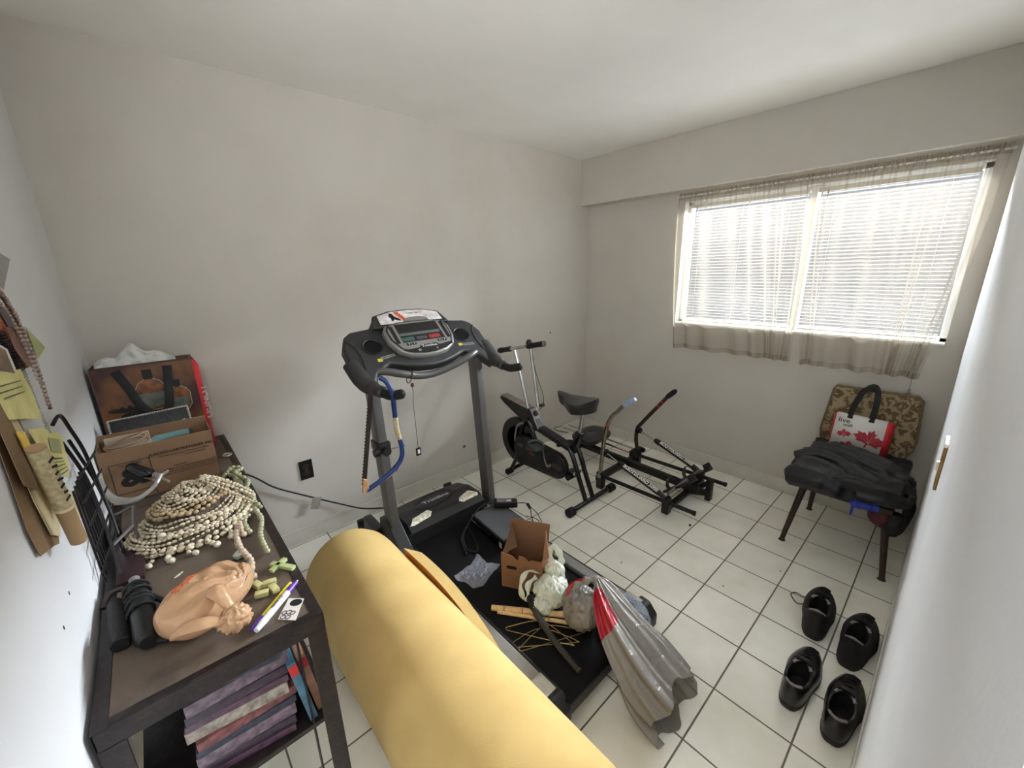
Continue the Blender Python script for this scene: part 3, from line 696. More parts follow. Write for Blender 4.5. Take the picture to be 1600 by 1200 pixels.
# flywheel behind the casing
b = MB(frame((X + .01, 1.772, .255), (0, 1, 0), (0, 0, 1)))
prof = [(.120, -.02), (.184, -.02), (.190, -.012), (.190, .012), (.184, .02), (.120, .02), (.116, .01), (.116, -.01), (.120, -.02)]
b.lathe(prof, 48); fw = b.build('flywheel', M_gloss, bk_, angle=40)
b = MB(frame((X + .01, 1.772, .255), (0, 1, 0), (0, 0, 1)))
for k in range(3):
    a = 2 * pi * k / 3 + .5; b.box((.058, 0, 0), (.11, .05, .014), Matrix.Rotation(a, 4, 'Z'))
b.lathe([(0, -.03), (.028, -.03), (.028, .03), (0, .03)], 20); b.build('spokes', M_gloss, fw)
b = MB(); b.tube(bez([(X - .04, 1.765, .262), (X - .045, 1.76, .31), (X - .045, 1.735, .40), (X - .02, 1.69, .43)], 6), .009, 10); b.build('brake_lever', M_steel, bk_)
b = MB(); b.rtube((X, 1.76, .262), (X, 1.665, .52), .046, .03, up=(0, 1, 0), bev=.004); b.rtube((X, 1.53, .415), (X, 1.66, .50), .05, .04, bev=.006); b.build('front_fork', M_gloss, bk_)
# crank, pedals
b = MB(frame((X - .072, 1.385, .205), (0, 1, 0), (0, 0, 1))); b.lathe([(0, -.012), (.012, -.012), (.018, 0), (.018, .01), (0, .01)], 16); b.build('crank_hub', M_steel, bk_)
b = MB(); b.tube(bez([(X - .085, 1.385, .205), (X - .088, 1.405, .245), (X - .092, 1.432, .345)], 5), .008, 10); b.build('crank_arm', M_chrome, bk_)
M_ped = mat('grey_green_pedal', (62, 70, 70), .55, 0, .15, 40)
b = MB(Matrix.Translation((X - .14, 1.44, .352)) @ Matrix.Rotation(radians(12), 4, 'X') @ Matrix.Rotation(radians(10), 4, 'Y')); b.box((0, 0, 0), (.092, .075, .022), bev=.006); pe = b.build('pedal', M_ped, bk_)
b = MB(Matrix.Translation((X - .14, 1.44, .352)))
b.tube([(-.038, .04, .008), (-.038, .045, .032), (-.02, .03, .045), (.02, .01, .045), (.04, -.02, .03), (.04, -.035, .008)], .008, 8, flat=.4); b.build('pedal_strap', M_ped, pe)
b = MB(); b.tube([(X + .02, 1.385, .205), (X + .05, 1.38, .20), (X + .055, 1.345, .11)], .008, 10); b.build('crank_arm', M_chrome, bk_)
b = MB(Matrix.Translation((X + .11, 1.335, .102))); b.box((0, 0, 0), (.09, .075, .024), bev=.006); b.build('pedal', M_blackp, bk_)
b = MB(); b.box((X + .02, 1.25, .165), (.07, .05, .05), bev=.01); b.cyl((X - .03, 1.25, .15), (X + .07, 1.25, .15), .022, 14); b.build('crank_bracket', M_black, bk_)
# handlebar stem: twin chrome tubes, console box between
for (p0, p1) in (((X - .018, 1.640, .545), (X - .018, 1.775, .970)), ((X + .020, 1.575, .565), (X + .020, 1.655, 1.005))):
    b = MB(); b.cyl(p0, p1, .0125, 16); b.build('handlebar_stem', M_chrome, bk_)
HB0 = V((X, 1.975, .940)); HB1 = V((X, 1.500, 1.050)); hd_ = (HB1 - HB0)
b = MB(); b.cyl(HB0 + hd_ * .1, HB0 + hd_ * .93, .0125, 16); b.build('handlebar', M_chrome, bk_)
for a_, c_ in ((0, .27), (.66, 1.0)):
    p = [HB0 + hd_ * (a_ + (c_ - a_) * k / 6) for k in range(7)]
    b = MB(); b.tube(p, [.019, .0215, .019, .0185, .0185, .0195, .0215], 16); b.build('handlebar_grip', M_rubber, bk_)
b = MB(); b.ell((X - .005, 1.640, 1.040), (.024, .024, .026)); b.box((X, 1.640, 1.012), (.03, .03, .025), bev=.004); b.build('tension_bell', M_blackp, bk_)
b = MB(); b.tube(bez([(X + .02, 1.635, 1.0), (X - .01, 1.60, .93), (X + .0, 1.565, .80), (X, 1.515, .70), (X, 1.505, .62), (X + .01, 1.56, .555)], 8), .0022, 6); b.build('tension_cable', M_rubber, bk_)
# slanted guard in front and grey console plate
b = MB(frame((X, 0, 0), (0, 1, 0), (0, 0, 1))); b.prism([(1.925, .600), (1.945, .575), (1.90, .545), (1.70, .455), (1.655, .455), (1.605, .53), (1.62, .555)], -.035, .035); b.build('front_guard', M_gloss, bk_, bevel=.004)
b = MB(); b.quadbox([(X - .034, 1.935, .602), (X + .034, 1.935, .602), (X + .034, 1.635, .560), (X - .034, 1.635, .560)], .004); b.build('guard_sticker', mat('brown_grey_print', (128, 112, 108), .4, 0, .35, 30), bk_)
cp = frame((X - .012, 1.560, .500), (1, 0, 0), (0, .50, .86))
b = MB(cp); b.box((0, 0, -.022), (.072, .165, .04), bev=.005); cpb = b.build('console_box', M_blackp, bk_)
b = MB(cp); b.box((0, 0, 0), (.064, .155, .003), bev=.001); b.build('console_plate', M_silver, cpb)
b = MB(cp); b.lathe([(.021, 0), (.020, .012), (.014, .016), (0, .016)], 20, Matrix.Translation((0, .035, .002))); b.build('tension_knob', M_blackp, cpb)
b = MB(cp); b.box((0, -.028, .003), (.038, .045, .003)); b.build('meter_display', mat('grey_lcd', (86, 90, 98), .25, 0, .1), cpb)
b = MB(); b.lathe([(0, 0), (.012, 0), (.012, .03), (0, .03)], 14, frame((X + .03, 1.56, .585), (0, 1, 0), (0, 0, 1))); b.build('stem_bolt', M_blackp, bk_)

# ================================================================== ROWING MACHINE
rw = thing('rowing_machine', (0.92, 1.15, 0), 'black rowing machine with two bent chrome oars and piston shocks, by the window wall', 'rowing machine')
M_dkg = mat('dark_green_black_paint', (20, 22, 19), .45, .2, .2, 30)
b = MB(); b.rtube((.985, 1.66, .095), (.945, .60, .095), .045, .045, bev=.005); b.build('centre_beam', M_dkg, rw)
for nm, x0, y0, y1 in (('near', .648, 1.150, .495), ('far', 1.130, 1.150, .500)):
    b = MB(); b.cyl((x0 - .008, y0, .098), (x0 + .010, y1, .098), .0135, 12); b.build('side_rail', M_black, rw)
    b = MB(); b.cyl((x0 + .009, y1 + .012, .098), (x0 + .0105, y1 - .004, .098), .0155, 12); b.build('rail_cap', M_rubber, rw)
    b = MB(); b.box((x0 + .003, .67, .075), (.05, .045, .10), bev=.006); b.cyl((x0 - .032, .675, .115), (x0 + .035, .675, .115), .018, 14); b.build('rail_block', M_black, rw)
    b = MB(); b.box((x0 - .008, 1.165, .065), (.05, .05, .125), bev=.006); b.build('pivot_block', M_black, rw)
    b = MB(); b.cyl((x0 - .036, 1.165, .105), (x0 + .018, 1.165, .105), .018, 14); b.build('pivot_bolt', M_steel, rw)
b = MB(); b.rtube((.63, 1.185, .070), (1.13, 1.185, .070), .042, .038, bev=.004); b.build('front_cross_bar', M_dkg, rw)
b = MB(); b.rtube((.63, .665, .06), (1.13, .665, .06), .032, .03, bev=.004); b.build('rear_cross_bar', M_dkg, rw)
# front foot bracket
b = MB(); b.box((1.035, .565, .075), (.045, .035, .15), bev=.003); b.rtube((.945, .70, .055), (1.03, .565, .055), .03, .04, bev=.004); b.rtube((.945, .62, .095), (1.03, .575, .125), .03, .02, bev=.003); b.build('foot_bracket', M_dkg, rw)
# twin chrome seat rails with rear stand
for x0 in (1.045, 1.125):
    b = MB(); b.cyl((x0 + .03, 1.90, .135), (x0, 1.165, .135), .008, 10); b.build('seat_track', M_chrome, rw)
b = MB(); b.tube(bez([(1.09, 1.93, .135), (1.02, 1.955, .13), (.99, 1.90, .13), (1.02, 1.80, .13)], 6), .006, 8); b.build('rear_loop', M_steel, rw)
b = MB(); b.box((1.10, 1.165, .135), (.14, .04, .045), bev=.005); b.cyl((1.04, 1.14, .12), (1.04, 1.14, .07), .01, 10); b.cyl((1.15, 1.14, .135), (1.17, 1.14, .135), .018, 14); b.build('track_bracket', M_black, rw)
b = MB(); b.rtube((.93, 1.62, .085), (1.20, 1.64, .085), .045, .04, bev=.004); b.rtube((1.0, 1.63, .02), (1.0, 1.63, .1), .04, .04); b.rtube((1.17, 1.64, .02), (1.17, 1.64, .12), .03, .03); b.build('rear_stand', M_black, rw)
b = MB(); b.box((1.0, 1.50, .160), (.12, .10, .025), bev=.005)
for dx in (-.05, .05): b.cyl((1.0 + dx, 1.46, .148), (1.0 + dx, 1.54, .148), .012, 12)
b.build('seat_carriage', M_black, rw)
def seatp(u, v):
    a = 2 * pi * u; x = sin(a); y = cos(a); q = (abs(x) ** 3.2 + abs(y) ** 3.2) ** (-1 / 3.2)
    if v < .3: r = v / .3 * .92; z = 0
    elif v < .7: r = .92 + .08 * sin((v - .3) / .4 * pi); z = (v - .3) / .4 * .042
    else: r = .92 * (1 - (v - .7) / .3); z = .042 + .008 * sin((v - .7) / .3 * pi) 
    return (.965 + x * q * .165 * r, 1.515 + y * q * .120 * r - .02 * abs(x) * r, .180 + z * 1.25 + .012 * (x * q * r) ** 2)
b = MB(); b.grid(seatp, 48, 20, closeu=True); b.build('sliding_seat', mat('black_vinyl', (22, 23, 25)), rw, angle=60)
# oars
def oar(name_x, base, pts, tip, gripmat, chrome, redpos):
    P = bez(pts, 7)
    b = MB(); b.tube(P, .0145, 14); o_ = b.build('oar', chrome, rw)
    d = (V(tip) - V(pts[-1])); 
    b = MB(); b.tube([V(pts[-1]) + d * k / 5 for k in range(6)], [.0175, .019, .019, .019, .0185, .012], 14); b.build('oar_grip', gripmat, o_)
    for q in redpos:
        i = int(q * (len(P) - 1)); b = MB(); b.tube(P[i:i + 2], .0150, 14); b.build('red_band', mat('red_label_band', (178, 52, 40), .45, 0, .35, 160), o_)
M_chw = mat('worn_chrome', (150, 140, 128), .22, .95, .35, 60)
oar(0, None, [(.628, 1.165, .110), (.625, 1.150, .26), (.622, 1.138, .395), (.62, 1.118, .50), (.62, 1.085, .575), (.62, 1.045, .620), (.62, .997, .677)], (.62, .918, .735), mat('pale_blue_grip', (150, 168, 198), .5, 0, .12, 40), M_chw, (.52,))
oar(0, None, [(1.140, 1.170, .110), (1.142, 1.195, .20), (1.145, 1.195, .305), (1.146, 1.16, .362), (1.148, 1.10, .445), (1.15, 1.03, .54), (1.15, .972, .618)], (1.15, .912, .680), M_rubber, mat('bronze_brown_paint', (78, 70, 62), .3, .8, .15, 40), (.82, .9))
def shock(x, a, b_, c_, d_, y_):
    A = V((x, a[0], a[1])); B2 = V((x, b_[0], b_[1])); D = V((x, d_[0], d_[1]))
    b = MB(); b.cyl(A, B2, .0045, 8); b.build('piston_rod', M_chrome, rw)
    b = MB(); b.cyl(A + V((-.022, 0, 0)), A + V((.022, 0, 0)), .019, 14); b.tube([A + V((0, .02, .02)), A, A + V((0, -.02, -.015))], .011, 8); b.build('oar_clamp', M_black, rw)
    u = (D - B2); L = u.length; u.normalize()
    b = MB(); b.tube([B2, B2 + u * .012, B2 + u * .05, B2 + u * .055, B2 + u * (L - .05), B2 + u * L], [.012, .020, .022, .019, .019, .014], 16); sh = b.build('shock_cylinder', mat('dark_maroon_black', (30, 20, 22), .3, .1, .2, 40), rw)
    w = u.cross(V((-.75, 0, 1)).normalized()); nrm = w.cross(u).normalized()
    nrm = V((-.55, -.15, .82)); nrm = (nrm - u * nrm.dot(u)).normalized(); w = nrm.cross(u).normalized()
    c = B2 + u * (L * .5) + nrm * .0195
    b = MB(frame(c, u, -w if w.z < 0 else w))
    hl = L * .36
    for q in (-.010, .010): b.box((0, q, .0), (2 * hl, .0018, .0012))
    for q in (-hl, hl): b.box((q, 0, .0), (.0025, .021, .0012))
    b.build('label_frame', M_whitel, sh, flat=True)
    vv = w if w.z > 0 else -w
    uu = u if u.cross(vv).dot(nrm) > 0 else -u
    lettering('BODYGUARD 5000', .026, c, uu, vv, M_whitel, sh, sx=1.22, lift=.0006, bold=.0006)
shock(.640, (1.140, .290), (1.030, .252), None, (.685, .135), 0)
shock(1.130, (1.170, .302), (1.035, .266), None, (.685, .138), 0)
# foot plates with straps
for (x, y, rz_) in ((.800, .655, -6), (1.02, .650, -6)):
    Tm = Matrix.Translation((x, y, .165)) @ Matrix.Rotation(radians(rz_), 4, 'Z') @ Matrix.Rotation(radians(-40), 4, 'X')
    b = MB(Tm); pl_ = [(-.055, -.02), (-.05, .13), (-.02, .165), (.03, .165), (.055, .13), (.05, -.02), (.035, -.12), (0, -.14), (-.035, -.12)]
    b.prism([(p[0], p[1] * .9) for p in pl_], -.007, .007); fp = b.build('foot_plate', M_blackp, rw, bevel=.003)
    b = MB(Tm); b.tube(bez([(-.056, .05, 0), (-.06, .05, .035), (-.02, .05, .068), (.03, .05, .066), (.062, .05, .03), (.056, .05, 0)], 5), .015, 8, flat=.18, up=(0, 0, 1)); b.build('foot_strap', mat('grey_black_webbing', (44, 44, 44), .8, 0, .25, 90), fp)
    b = MB(Tm); b.box((0, -.10, .022), (.07, .014, .045), bev=.004); b.build('heel_stop', M_blackp, fp)
b = MB(); b.cyl((.66, .672, .155), (1.11, .672, .155), .010, 10); b.build('foot_axle', M_steel, rw)
b = MB(); b.rtube((1.02, .64, .11), (1.03, .60, .24), .035, .012, bev=.003); b.build('axle_lug', M_black, rw)
# ================================================================== CHAIR AND WHAT LIES ON IT
ch = thing('chair', (1.14, -0.12, 0), 'brown floral upholstered chair with dark tapered legs under the window, piled with a jacket', 'chair')
M_leg = mat('dark_brown_wood', (46, 27, 19), .4, 0, .3, 40)
M_flor = bpy.data.materials.new('floral_brocade'); M_flor.use_nodes = True
n = M_flor.node_tree.nodes; l = M_flor.node_tree.links; p = n['Principled BSDF']; p.inputs['Roughness'].default_value = .75
t = n.new('ShaderNodeTexCoord'); nz = n.new('ShaderNodeTexNoise'); nz.inputs['Scale'].default_value = 14; nz.inputs['Detail'].default_value = 2; nz.inputs['Distortion'].default_value = 2.2
vo = n.new('ShaderNodeTexVoronoi'); vo.inputs['Scale'].default_value = 15; vo.feature = 'F1'
l.new(t.outputs['Object'], nz.inputs['Vector']); 
mxv = n.new('ShaderNodeMix'); mxv.data_type = 'VECTOR'; mxv.inputs[0].default_value = .06
l.new(t.outputs['Object'], mxv.inputs[4]); l.new(nz.outputs['Color'], mxv.inputs[5]); l.new(mxv.outputs[1], vo.inputs['Vector'])
sn = n.new('ShaderNodeMath'); sn.operation = 'SINE'; ml = n.new('ShaderNodeMath'); ml.operation = 'MULTIPLY'; ml.inputs[1].default_value = 16
l.new(vo.outputs['Distance'], ml.inputs[0]); l.new(ml.outputs[0], sn.inputs[0])
ad = n.new('ShaderNodeMath'); ad.operation = 'MULTIPLY_ADD'; ad.inputs[1].default_value = .30; l.new(sn.outputs[0], ad.inputs[0]); l.new(nz.outputs[0], ad.inputs[2])
r = n.new('ShaderNodeValToRGB'); l.new(ad.outputs[0], r.inputs[0])
r.color_ramp.elements[0].position = .30; r.color_ramp.elements[0].color = lin((92, 74, 48)); r.color_ramp.elements[1].position = .72; r.color_ramp.elements[1].color = lin((158, 140, 106))
l.new(r.outputs[0], p.inputs['Base Color'])
# backrest (leaning plane)
BF = frame((1.41, -0.118, .44), (0, -1, 0), (.16, 0, 1))
bp_ = [(-.185, .385), (.170, .385), (.190, .365), (.205, .14), (.20, .09), (.145, -.02), (-.15, -.02), (-.205, .05), (-.215, .11), (-.195, .365)]
b = MB(BF); b.prism(bp_, -.028, .028); br = b.build('backrest', M_flor, ch, bevel=.018, seg=3)
b = MB(BF)
for z_ in (-.024, .024):
    b = MB(BF); b.tube([(x * 1.0, y, z_) for x, y in bp_], .0055, 8, closed=True); b.build('piping', mat('dark_gold_piping', (112, 94, 62), .6, 0, .25, 90), br)
# seat (under the clothes)
b = MB(); b.box((1.16, -.118, .415), (.40, .43, .075), bev=.03); b.build('seat', M_flor, ch)
b = MB(); b.box((1.13, -.118, .37), (.45, .40, .03), bev=.006); b.build('seat_frame', M_leg, ch)
for (x0, y0, x1, y1) in ((.985, .045, .913, .095), (.985, -.285, .915, -.338), (1.30, .045, 1.385, .07), (1.30, -.285, 1.40, -.31)):
    b = MB(); b.tube([(x0, y0, .385), (x1 + (x0 - x1) * .12, y1 + (y0 - y1) * .12, .06), (x1 + (x0 - x1) * .02, y1, .012), (x1, y1, 0.0)], [.019, .013, .012, .018], 14); lg = b.build('leg', M_leg, ch)
for y0 in (.06, -.30):
    b = MB(); b.rtube((1.33, y0, .38), (1.40, y0 + (.0 if y0 > 0 else .03), .47), .03, .02, bev=.005); b.build('back_post', M_leg, ch)
b = MB(); b.box((.965, -.312, .395), (.055, .045, .030), bev=.012); b.build('worn_corner_pad', mat('bare_pale_wood', (176, 158, 138), .6, 0, .15, 40), ch)

def lump(parts, name, material, parent=None, vox=.008, sm=4, fold=0.0, fsc=10, sub=0, origin=None):
    b = MB()
    for q in parts:
        if q[0] == 'e': b.ell(q[1], q[2], 16, 10, T=(Matrix.Translation(V(q[1])) @ q[3] @ Matrix.Translation(-V(q[1]))) if len(q) > 3 else None)
        elif q[0] == 't': b.tube(bez(q[1], 5) if len(q[1]) > 2 else q[1], q[2] if not hasattr(q[2], '__len__') else [q[2][min(int(k / (5 * (len(q[1]) - 1)) * (len(q[2]) - 1) + .5), len(q[2]) - 1)] for k in range(5 * (len(q[1]) - 1) + 1)], 10, flat=q[3] if len(q) > 3 else 1.0)
        elif q[0] == 'b': b.box(q[1], q[2], q[3] if len(q) > 3 else None)
    o = b.build(name, material, parent, origin=origin, remesh=vox, smooth=sm)
    if fold:
        tx = bpy.data.textures.new(name + '_folds', 'DISTORTED_NOISE'); tx.noise_scale = 1 / fsc; tx.distortion = 1.2
        d = o.modifiers.new('folds', 'DISPLACE'); d.texture = tx; d.strength = fold; d.mid_level = .5; d.texture_coords = 'LOCAL'
        s2 = o.modifiers.new('soften', 'SMOOTH'); s2.iterations = 1
    return o
M_jack = mat('dark_navy_nylon', (12, 14, 23), .45, 0, .15, 14, .12, 60)
# navy jacket heaped over the seat: body, rolled front sleeve, diagonal ridges
P = []
P.append(('b', (1.12, -.115, .475), (.52, .44, .05)))
P.append(('t', [(.90, .125, .415), (.89, .09, .425), (.885, .0, .435), (.885, -.08, .425), (.90, -.13, .43)], [.045, .062, .064, .055, .030]))
P.append(('t', [(1.20, .09, .50), (1.20, 0, .515), (1.17, -.13, .512), (1.13, -.25, .50), (1.08, -.34, .47)], [.035, .045, .055, .055, .04]))
P.append(('t', [(1.02, .13, .485), (1.04, .05, .520), (1.04, -.05, .512), (1.01, -.17, .490), (.97, -.28, .455), (.95, -.335, .42)], [.028, .034, .034, .032, .028, .02]))
P.append(('t', [(.95, .115, .475), (.97, .04, .497), (.96, -.05, .488), (.93, -.15, .470), (.90, -.23, .448)], [.022, .030, .032, .028, .02]))
P.append(('t', [(.92, -.05, .470), (.90, -.14, .458), (.91, -.24, .440), (.95, -.33, .405)], [.018, .030, .030, .020]))
P.append(('t', [(1.10, .11, .50), (1.11, 0, .535), (1.09, -.12, .530), (1.05, -.24, .505), (1.02, -.34, .455), (1.02, -.372, .37)], [.02, .026, .028, .028, .034, .022]))
# side hanging down past the right of the seat
P.append(('t', [(1.06, -.345, .44), (1.02, -.362, .36), (.98, -.355, .28), (.965, -.345, .24)], [.03, .03, .03, .024], ))
P.append(('b', (1.08, -.362, .36), (.24, .026, .20)))
P.append(('b', (1.02, .100, .440), (.26, .05, .07)))
P.append(('b', (.905, -.05, .425), (.06, .27, .11)))
P.append(('t', [(.872, -.17, .42), (.885, -.25, .43), (.90, -.33, .435), (.95, -.355, .43)], [.030, .034, .030, .025]))
jk = lump(P, 'jacket', M_jack, None, .006, 6, .010, 7)
tag(jk, 'crumpled dark navy jacket heaped over the chair seat', 'jacket')
# blue cloth and maroon cap underneath
bl = lump([('t', [(.90, -.13, .385), (.90, -.20, .372), (.91, -.27, .375)], [.012, .026, .02]), ('t', [(.895, -.165, .37), (.892, -.172, .33), (.893, -.168, .295)], [.009, .009, .008], .5)], 'blue_cloth', mat('bright_blue_cloth', (38, 54, 160), .6, 0, .15, 30), None, .005, 2, .006, 30)
tag(bl, 'bright blue cloth with a dangling strap showing under the jacket', 'cloth')
cp_ = lump([('e', (.965, -.275, .318), (.05, .052, .06)), ('e', (.975, -.285, .30), (.05, .045, .05))], 'maroon_cap', mat('maroon_cloth', (74, 26, 32), .7, 0, .15, 40), None, .005, 2, .004, 20)
tag(cp_, 'maroon cap hanging at the front right corner of the chair seat', 'cap')
sk = lump([('t', [(.955, -.325, .355), (.955, -.327, .27), (.955, -.325, .235)], [.030, .034, .024])], 'black_sleeve', M_rubber, None, .005, 2, .004, 30)
tag(sk, 'black knitted cuff dangling behind the front right chair leg', 'clothing')

# tote bag
tb = thing('tote_bag', (1.30, -.10, .50), 'white reusable tote bag with red maple leaves standing on the jacket, against the chair back', 'bag')
TF = frame((1.285, -.089, .505), (0, -1, -.02), (.10, -.02, 1))
M_tote = mat('white_woven_plastic', (222, 218, 212), .45, 0, .04, 20, .1, 300); M_tred = mat('tote_red', (206, 34, 44), .45, 0, .1, 20); M_leafr = mat('leaf_red', (170, 28, 48), .45, 0, .25, 60)
b = MB(TF); b.add([(-.115, -.02, 0), (.108, -.02, 0), (.108, .195, 0), (-.112, .195, 0), (-.115, -.02, -.09), (.108, -.02, -.09), (.108, .19, -.055), (-.112, .19, -.055)], [(0, 1, 2, 3), (4, 7, 6, 5), (0, 4, 5, 1)]); b.build('bag_body', M_tote, tb, solid=.0015)
for s_ in (-1, 1):
    x = .108 if s_ > 0 else -.113; o_ = s_ * (.030 if s_ > 0 else .012)
    b = MB(TF); b.add([(x, -.02, 0), (x, .195, 0), (x + o_, .185, -.03), (x + o_, -.02, -.045), (x, -.02, -.09), (x, .19, -.055)], [(0, 3, 2, 1), (3, 4, 5, 2)]); b.build('side_gusset', M_tred, tb, solid=.0015)
for (z_, dx) in ((.0015, 0), (-.020, -.006)):
    b = MB(TF); b.tube(bez([(-.052 + dx, .175, z_), (-.045 + dx, .25, z_ - .006), (-.020 + dx, .34, z_ - .016), (.014 + dx, .375 if z_ > 0 else .350, z_ - .018), (.038 + dx, .34, z_ - .016), (.046 + dx, .25, z_ - .006), (.042 + dx, .175, z_)], 6), .012, 8, flat=.12, up=(0, 0, 1)); b.build('handle', mat('black_webbing', (22, 22, 24), .7, 0, .15, 90), tb)
def leaf(cx, cy, s_, rot, T):
    half_ = [(0, 1.0), (.10, .78), (.22, .84), (.17, .55), (.36, .68), (.42, .60), (.66, .62), (.60, .44), (.80, .32), (.52, .14), (.56, .02), (.22, .06), (.05, .03), (.03, -.22), (0, -.22)]
    P_ = half_ + [(-x, y) for x, y in half_[::-1][1:-1]]
    a = radians(rot); return [(cx + s_ * (x * cos(a) - (y - .35) * sin(a)), cy + s_ * (x * sin(a) + (y - .35) * cos(a))) for x, y in P_]
for (cx, cy, s_, ro) in ((.052, .078, .092, -14), (-.060, .082, .044, 10), (-.030, .010, .060, -6)):
    b = MB(TF); b.prism(leaf(cx, cy, s_, ro, TF), .0014, .0022); lf = b.build('maple_leaf_print', M_leafr, tb, flat=True)
    b = MB(TF)
    for an in (-58, -28, 0, 28, 58):
        a = radians(an + ro); c0 = V((cx, cy - s_ * .28)); b.add([(c0.x + .0004, c0.y, .0026), (c0.x - .0006, c0.y, .0026), (c0.x - sin(a) * s_ * .8, c0.y + cos(a) * s_ * .8, .0026)], [(0, 1, 2)])
    b.build('leaf_vein', M_tote, lf, flat=True)
lettering('live', .040, TF @ V((-.072, .157, .0015)), TF.to_3x3() @ V((1, 0, 0)), TF.to_3x3() @ V((0, 1, 0)), M_blackl, tb)
lettering('well', .027, TF @ V((-.052, .133, .0015)), TF.to_3x3() @ V((1, 0, 0)), TF.to_3x3() @ V((0, 1, 0)), M_blackl, tb)

# ================================================================== SHOES
M_snk = mat('black_mesh_fabric', (15, 14, 16), .7, 0, .25, 90, .5, 600)
M_sole = mat('dark_rubber_sole', (34, 28, 30), .65, 0, .2, 60, .2, 300)
M_lin = mat('grey_lining', (132, 128, 126), .9, 0, .2, 90)
M_lth = mat('scuffed_black_leather', (14, 14, 16), .3, 0, .3, 40, .25, 120, coat=.2)
def shoe_shape(T, L, W, Hh, name, mup, t, high=.0):
    """heel at local y=0, toe at y=L, opening from y=.02..(.5 L)"""
    def sole_o(th):
        # th 0 at the heel centre, going round; returns outline point
        c, s_ = cos(th), sin(th); y = L * .5 - L * .5 * c; q = y / L
        w = W * .5 * (abs(s_) ** .62) * (.80 + .20 * sin(min(1, max(0, (q - .25) / .7)) * pi) + (.02 if q < .3 else 0) - .10 * math.exp(-((q - .42) / .14) ** 2))
        return V((w * (1 if s_ > 0 else -1), y, 0))
    def collar_o(th):
        c, s_ = cos(th), sin(th)
        y = .265 * L - .225 * L * c; x = .33 * W * s_ * (1 - .12 * c)
        z = Hh * (.98 + .24 * max(0, c) ** 3 * high / .3 - .16 * s_ * s_ + .10 * max(0, -c))
        return V((x, y, z))
    def up_pt(u, t_):
        th = 2 * pi * u; A = sole_o(th); B = collar_o(th)
        g = t_ ** (1.7 if cos(th) < .3 else 1.7 + .9 * (cos(th) - .3)); p = A.lerp(B, g)
        z = .022 + (B.z) * (1 - (1 - t_) ** (1.35 + .9 * max(0, -cos(th))))
        toe = max(0, -cos(th)) ** 2; z -= .012 * toe * sin(pi * t_) * .6
        return (p.x * (1 + .05 * sin(pi * t_)), p.y, z)
    b = MB(T); b.grid(up_pt, 64, 16, closeu=True); b.build('upper', mup, t, solid=.004, angle=180)
    b = MB(T); b.grid(lambda u, v: (collar_o(2 * pi * u).x * (1 - .1 * v), collar_o(2 * pi * u).y + .006 * v * cos(2 * pi * u), .022 + collar_o(2 * pi * u).z * (1 - .93 * v)), 48, 6, closeu=True); b.build('lining', mat('dark_shoe_inside', (12, 11, 12), .9, 0, .1), t, angle=180)
    o_ = [sole_o(2 * pi * k / 72) for k in range(72)]
    b = MB(T); b.prism([(p.x * 1.07, (p.y - L / 2) * 1.02 + L / 2) for p in o_], 0, .026); b.build('sole', M_sole, t, bevel=.006)
    b = MB(T); b.tube([(p.x, p.y, p.z + .022) for p in [collar_o(2 * pi * k / 48) for k in range(48)]], .0058, 8, closed=True); b.build('collar', mup, t)
    for s0, s1 in ((-.13, .13), (.36, .64)):
        b = MB(T); b.tube([(p.x * .97, p.y, p.z + .0275) for p in [collar_o(2 * pi * (s0 + (s1 - s0) * k / 20)) for k in range(21)]], .0052, 8); b.build('lining_edge', M_lin, t)
    # tongue and laces
    b = MB(T); b.grid(lambda u, v: ((u - .5) * W * .46, L * (.50 - .05 * v), .03 + Hh * (.86 + .42 * v) - abs(u - .5) ** 2 * .06), 9, 6); b.build('tongue', mup, t, solid=.008, angle=180)
    for k in range(5):
        q = up_pt(.5, .86 - .10 * k); wl_ = W * .20
        b = MB(T); b.tube(bez([(-wl_, q[1] - .006, q[2] - .004), (0, q[1], q[2] + .007), (wl_, q[1] + .006, q[2] - .004)], 5), .0030, 6); b.build('lace', M_rubber, t)
    for sg in (-1, 1):
        b = MB(T); b.tube(bez([(0, L * .50, Hh * 1.1), (sg * .018, L * .50 + .012, Hh * 1.1 + .012), (sg * .034, L * .50 + .004, Hh * .95), (sg * .030, L * .50 + .030, Hh * .80)], 5), .0022, 6); b.build('lace_bow', M_rubber, t)
def shoe(name, heel, ang, L, W, H, mup, label, cat='shoe', group=None, roll=0, high=.30):
    t = thing(name, (heel[0], heel[1], 0), label, cat, group)
    T = Matrix.Translation((heel[0], heel[1], .0)) @ Matrix.Rotation(radians(ang), 4, 'Z')
    shoe_shape(T, L, W, H, name, mup, t, high); return t, T
s1, T1 = shoe('sneaker', (.262, -.190), -86, .29, .115, .092, M_snk, 'black sneaker with a looped loose lace, the left one of the pair by the wall', group='pair of black sneakers')
b = MB(); b.tube(bez([(.43, -.165, .09), (.47, -.115, .03), (.505, -.075, .006), (.475, -.062, .006), (.435, -.095, .006), (.40, -.135, .05)], 7), .0022, 6); b.build('loose_lace', M_rubber, s1)
s2, T2 = shoe('sneaker', (.205, -.315), -94, .30, .115, .092, M_snk, 'black sneaker lying against the wall side, right one of the pair', group='pair of black sneakers')
shoe('leather_shoe', (-.135, -.205), -92, .30, .105, .072, M_lth, 'scuffed black leather shoe with its toe behind the left sneaker heel', group='pair of leather shoes', high=.1)
shoe('leather_shoe', (-.160, -.335), -92, .30, .105, .072, M_lth, 'black leather shoe next to the wall, mostly below the edge of the photo', group='pair of leather shoes', high=.1)
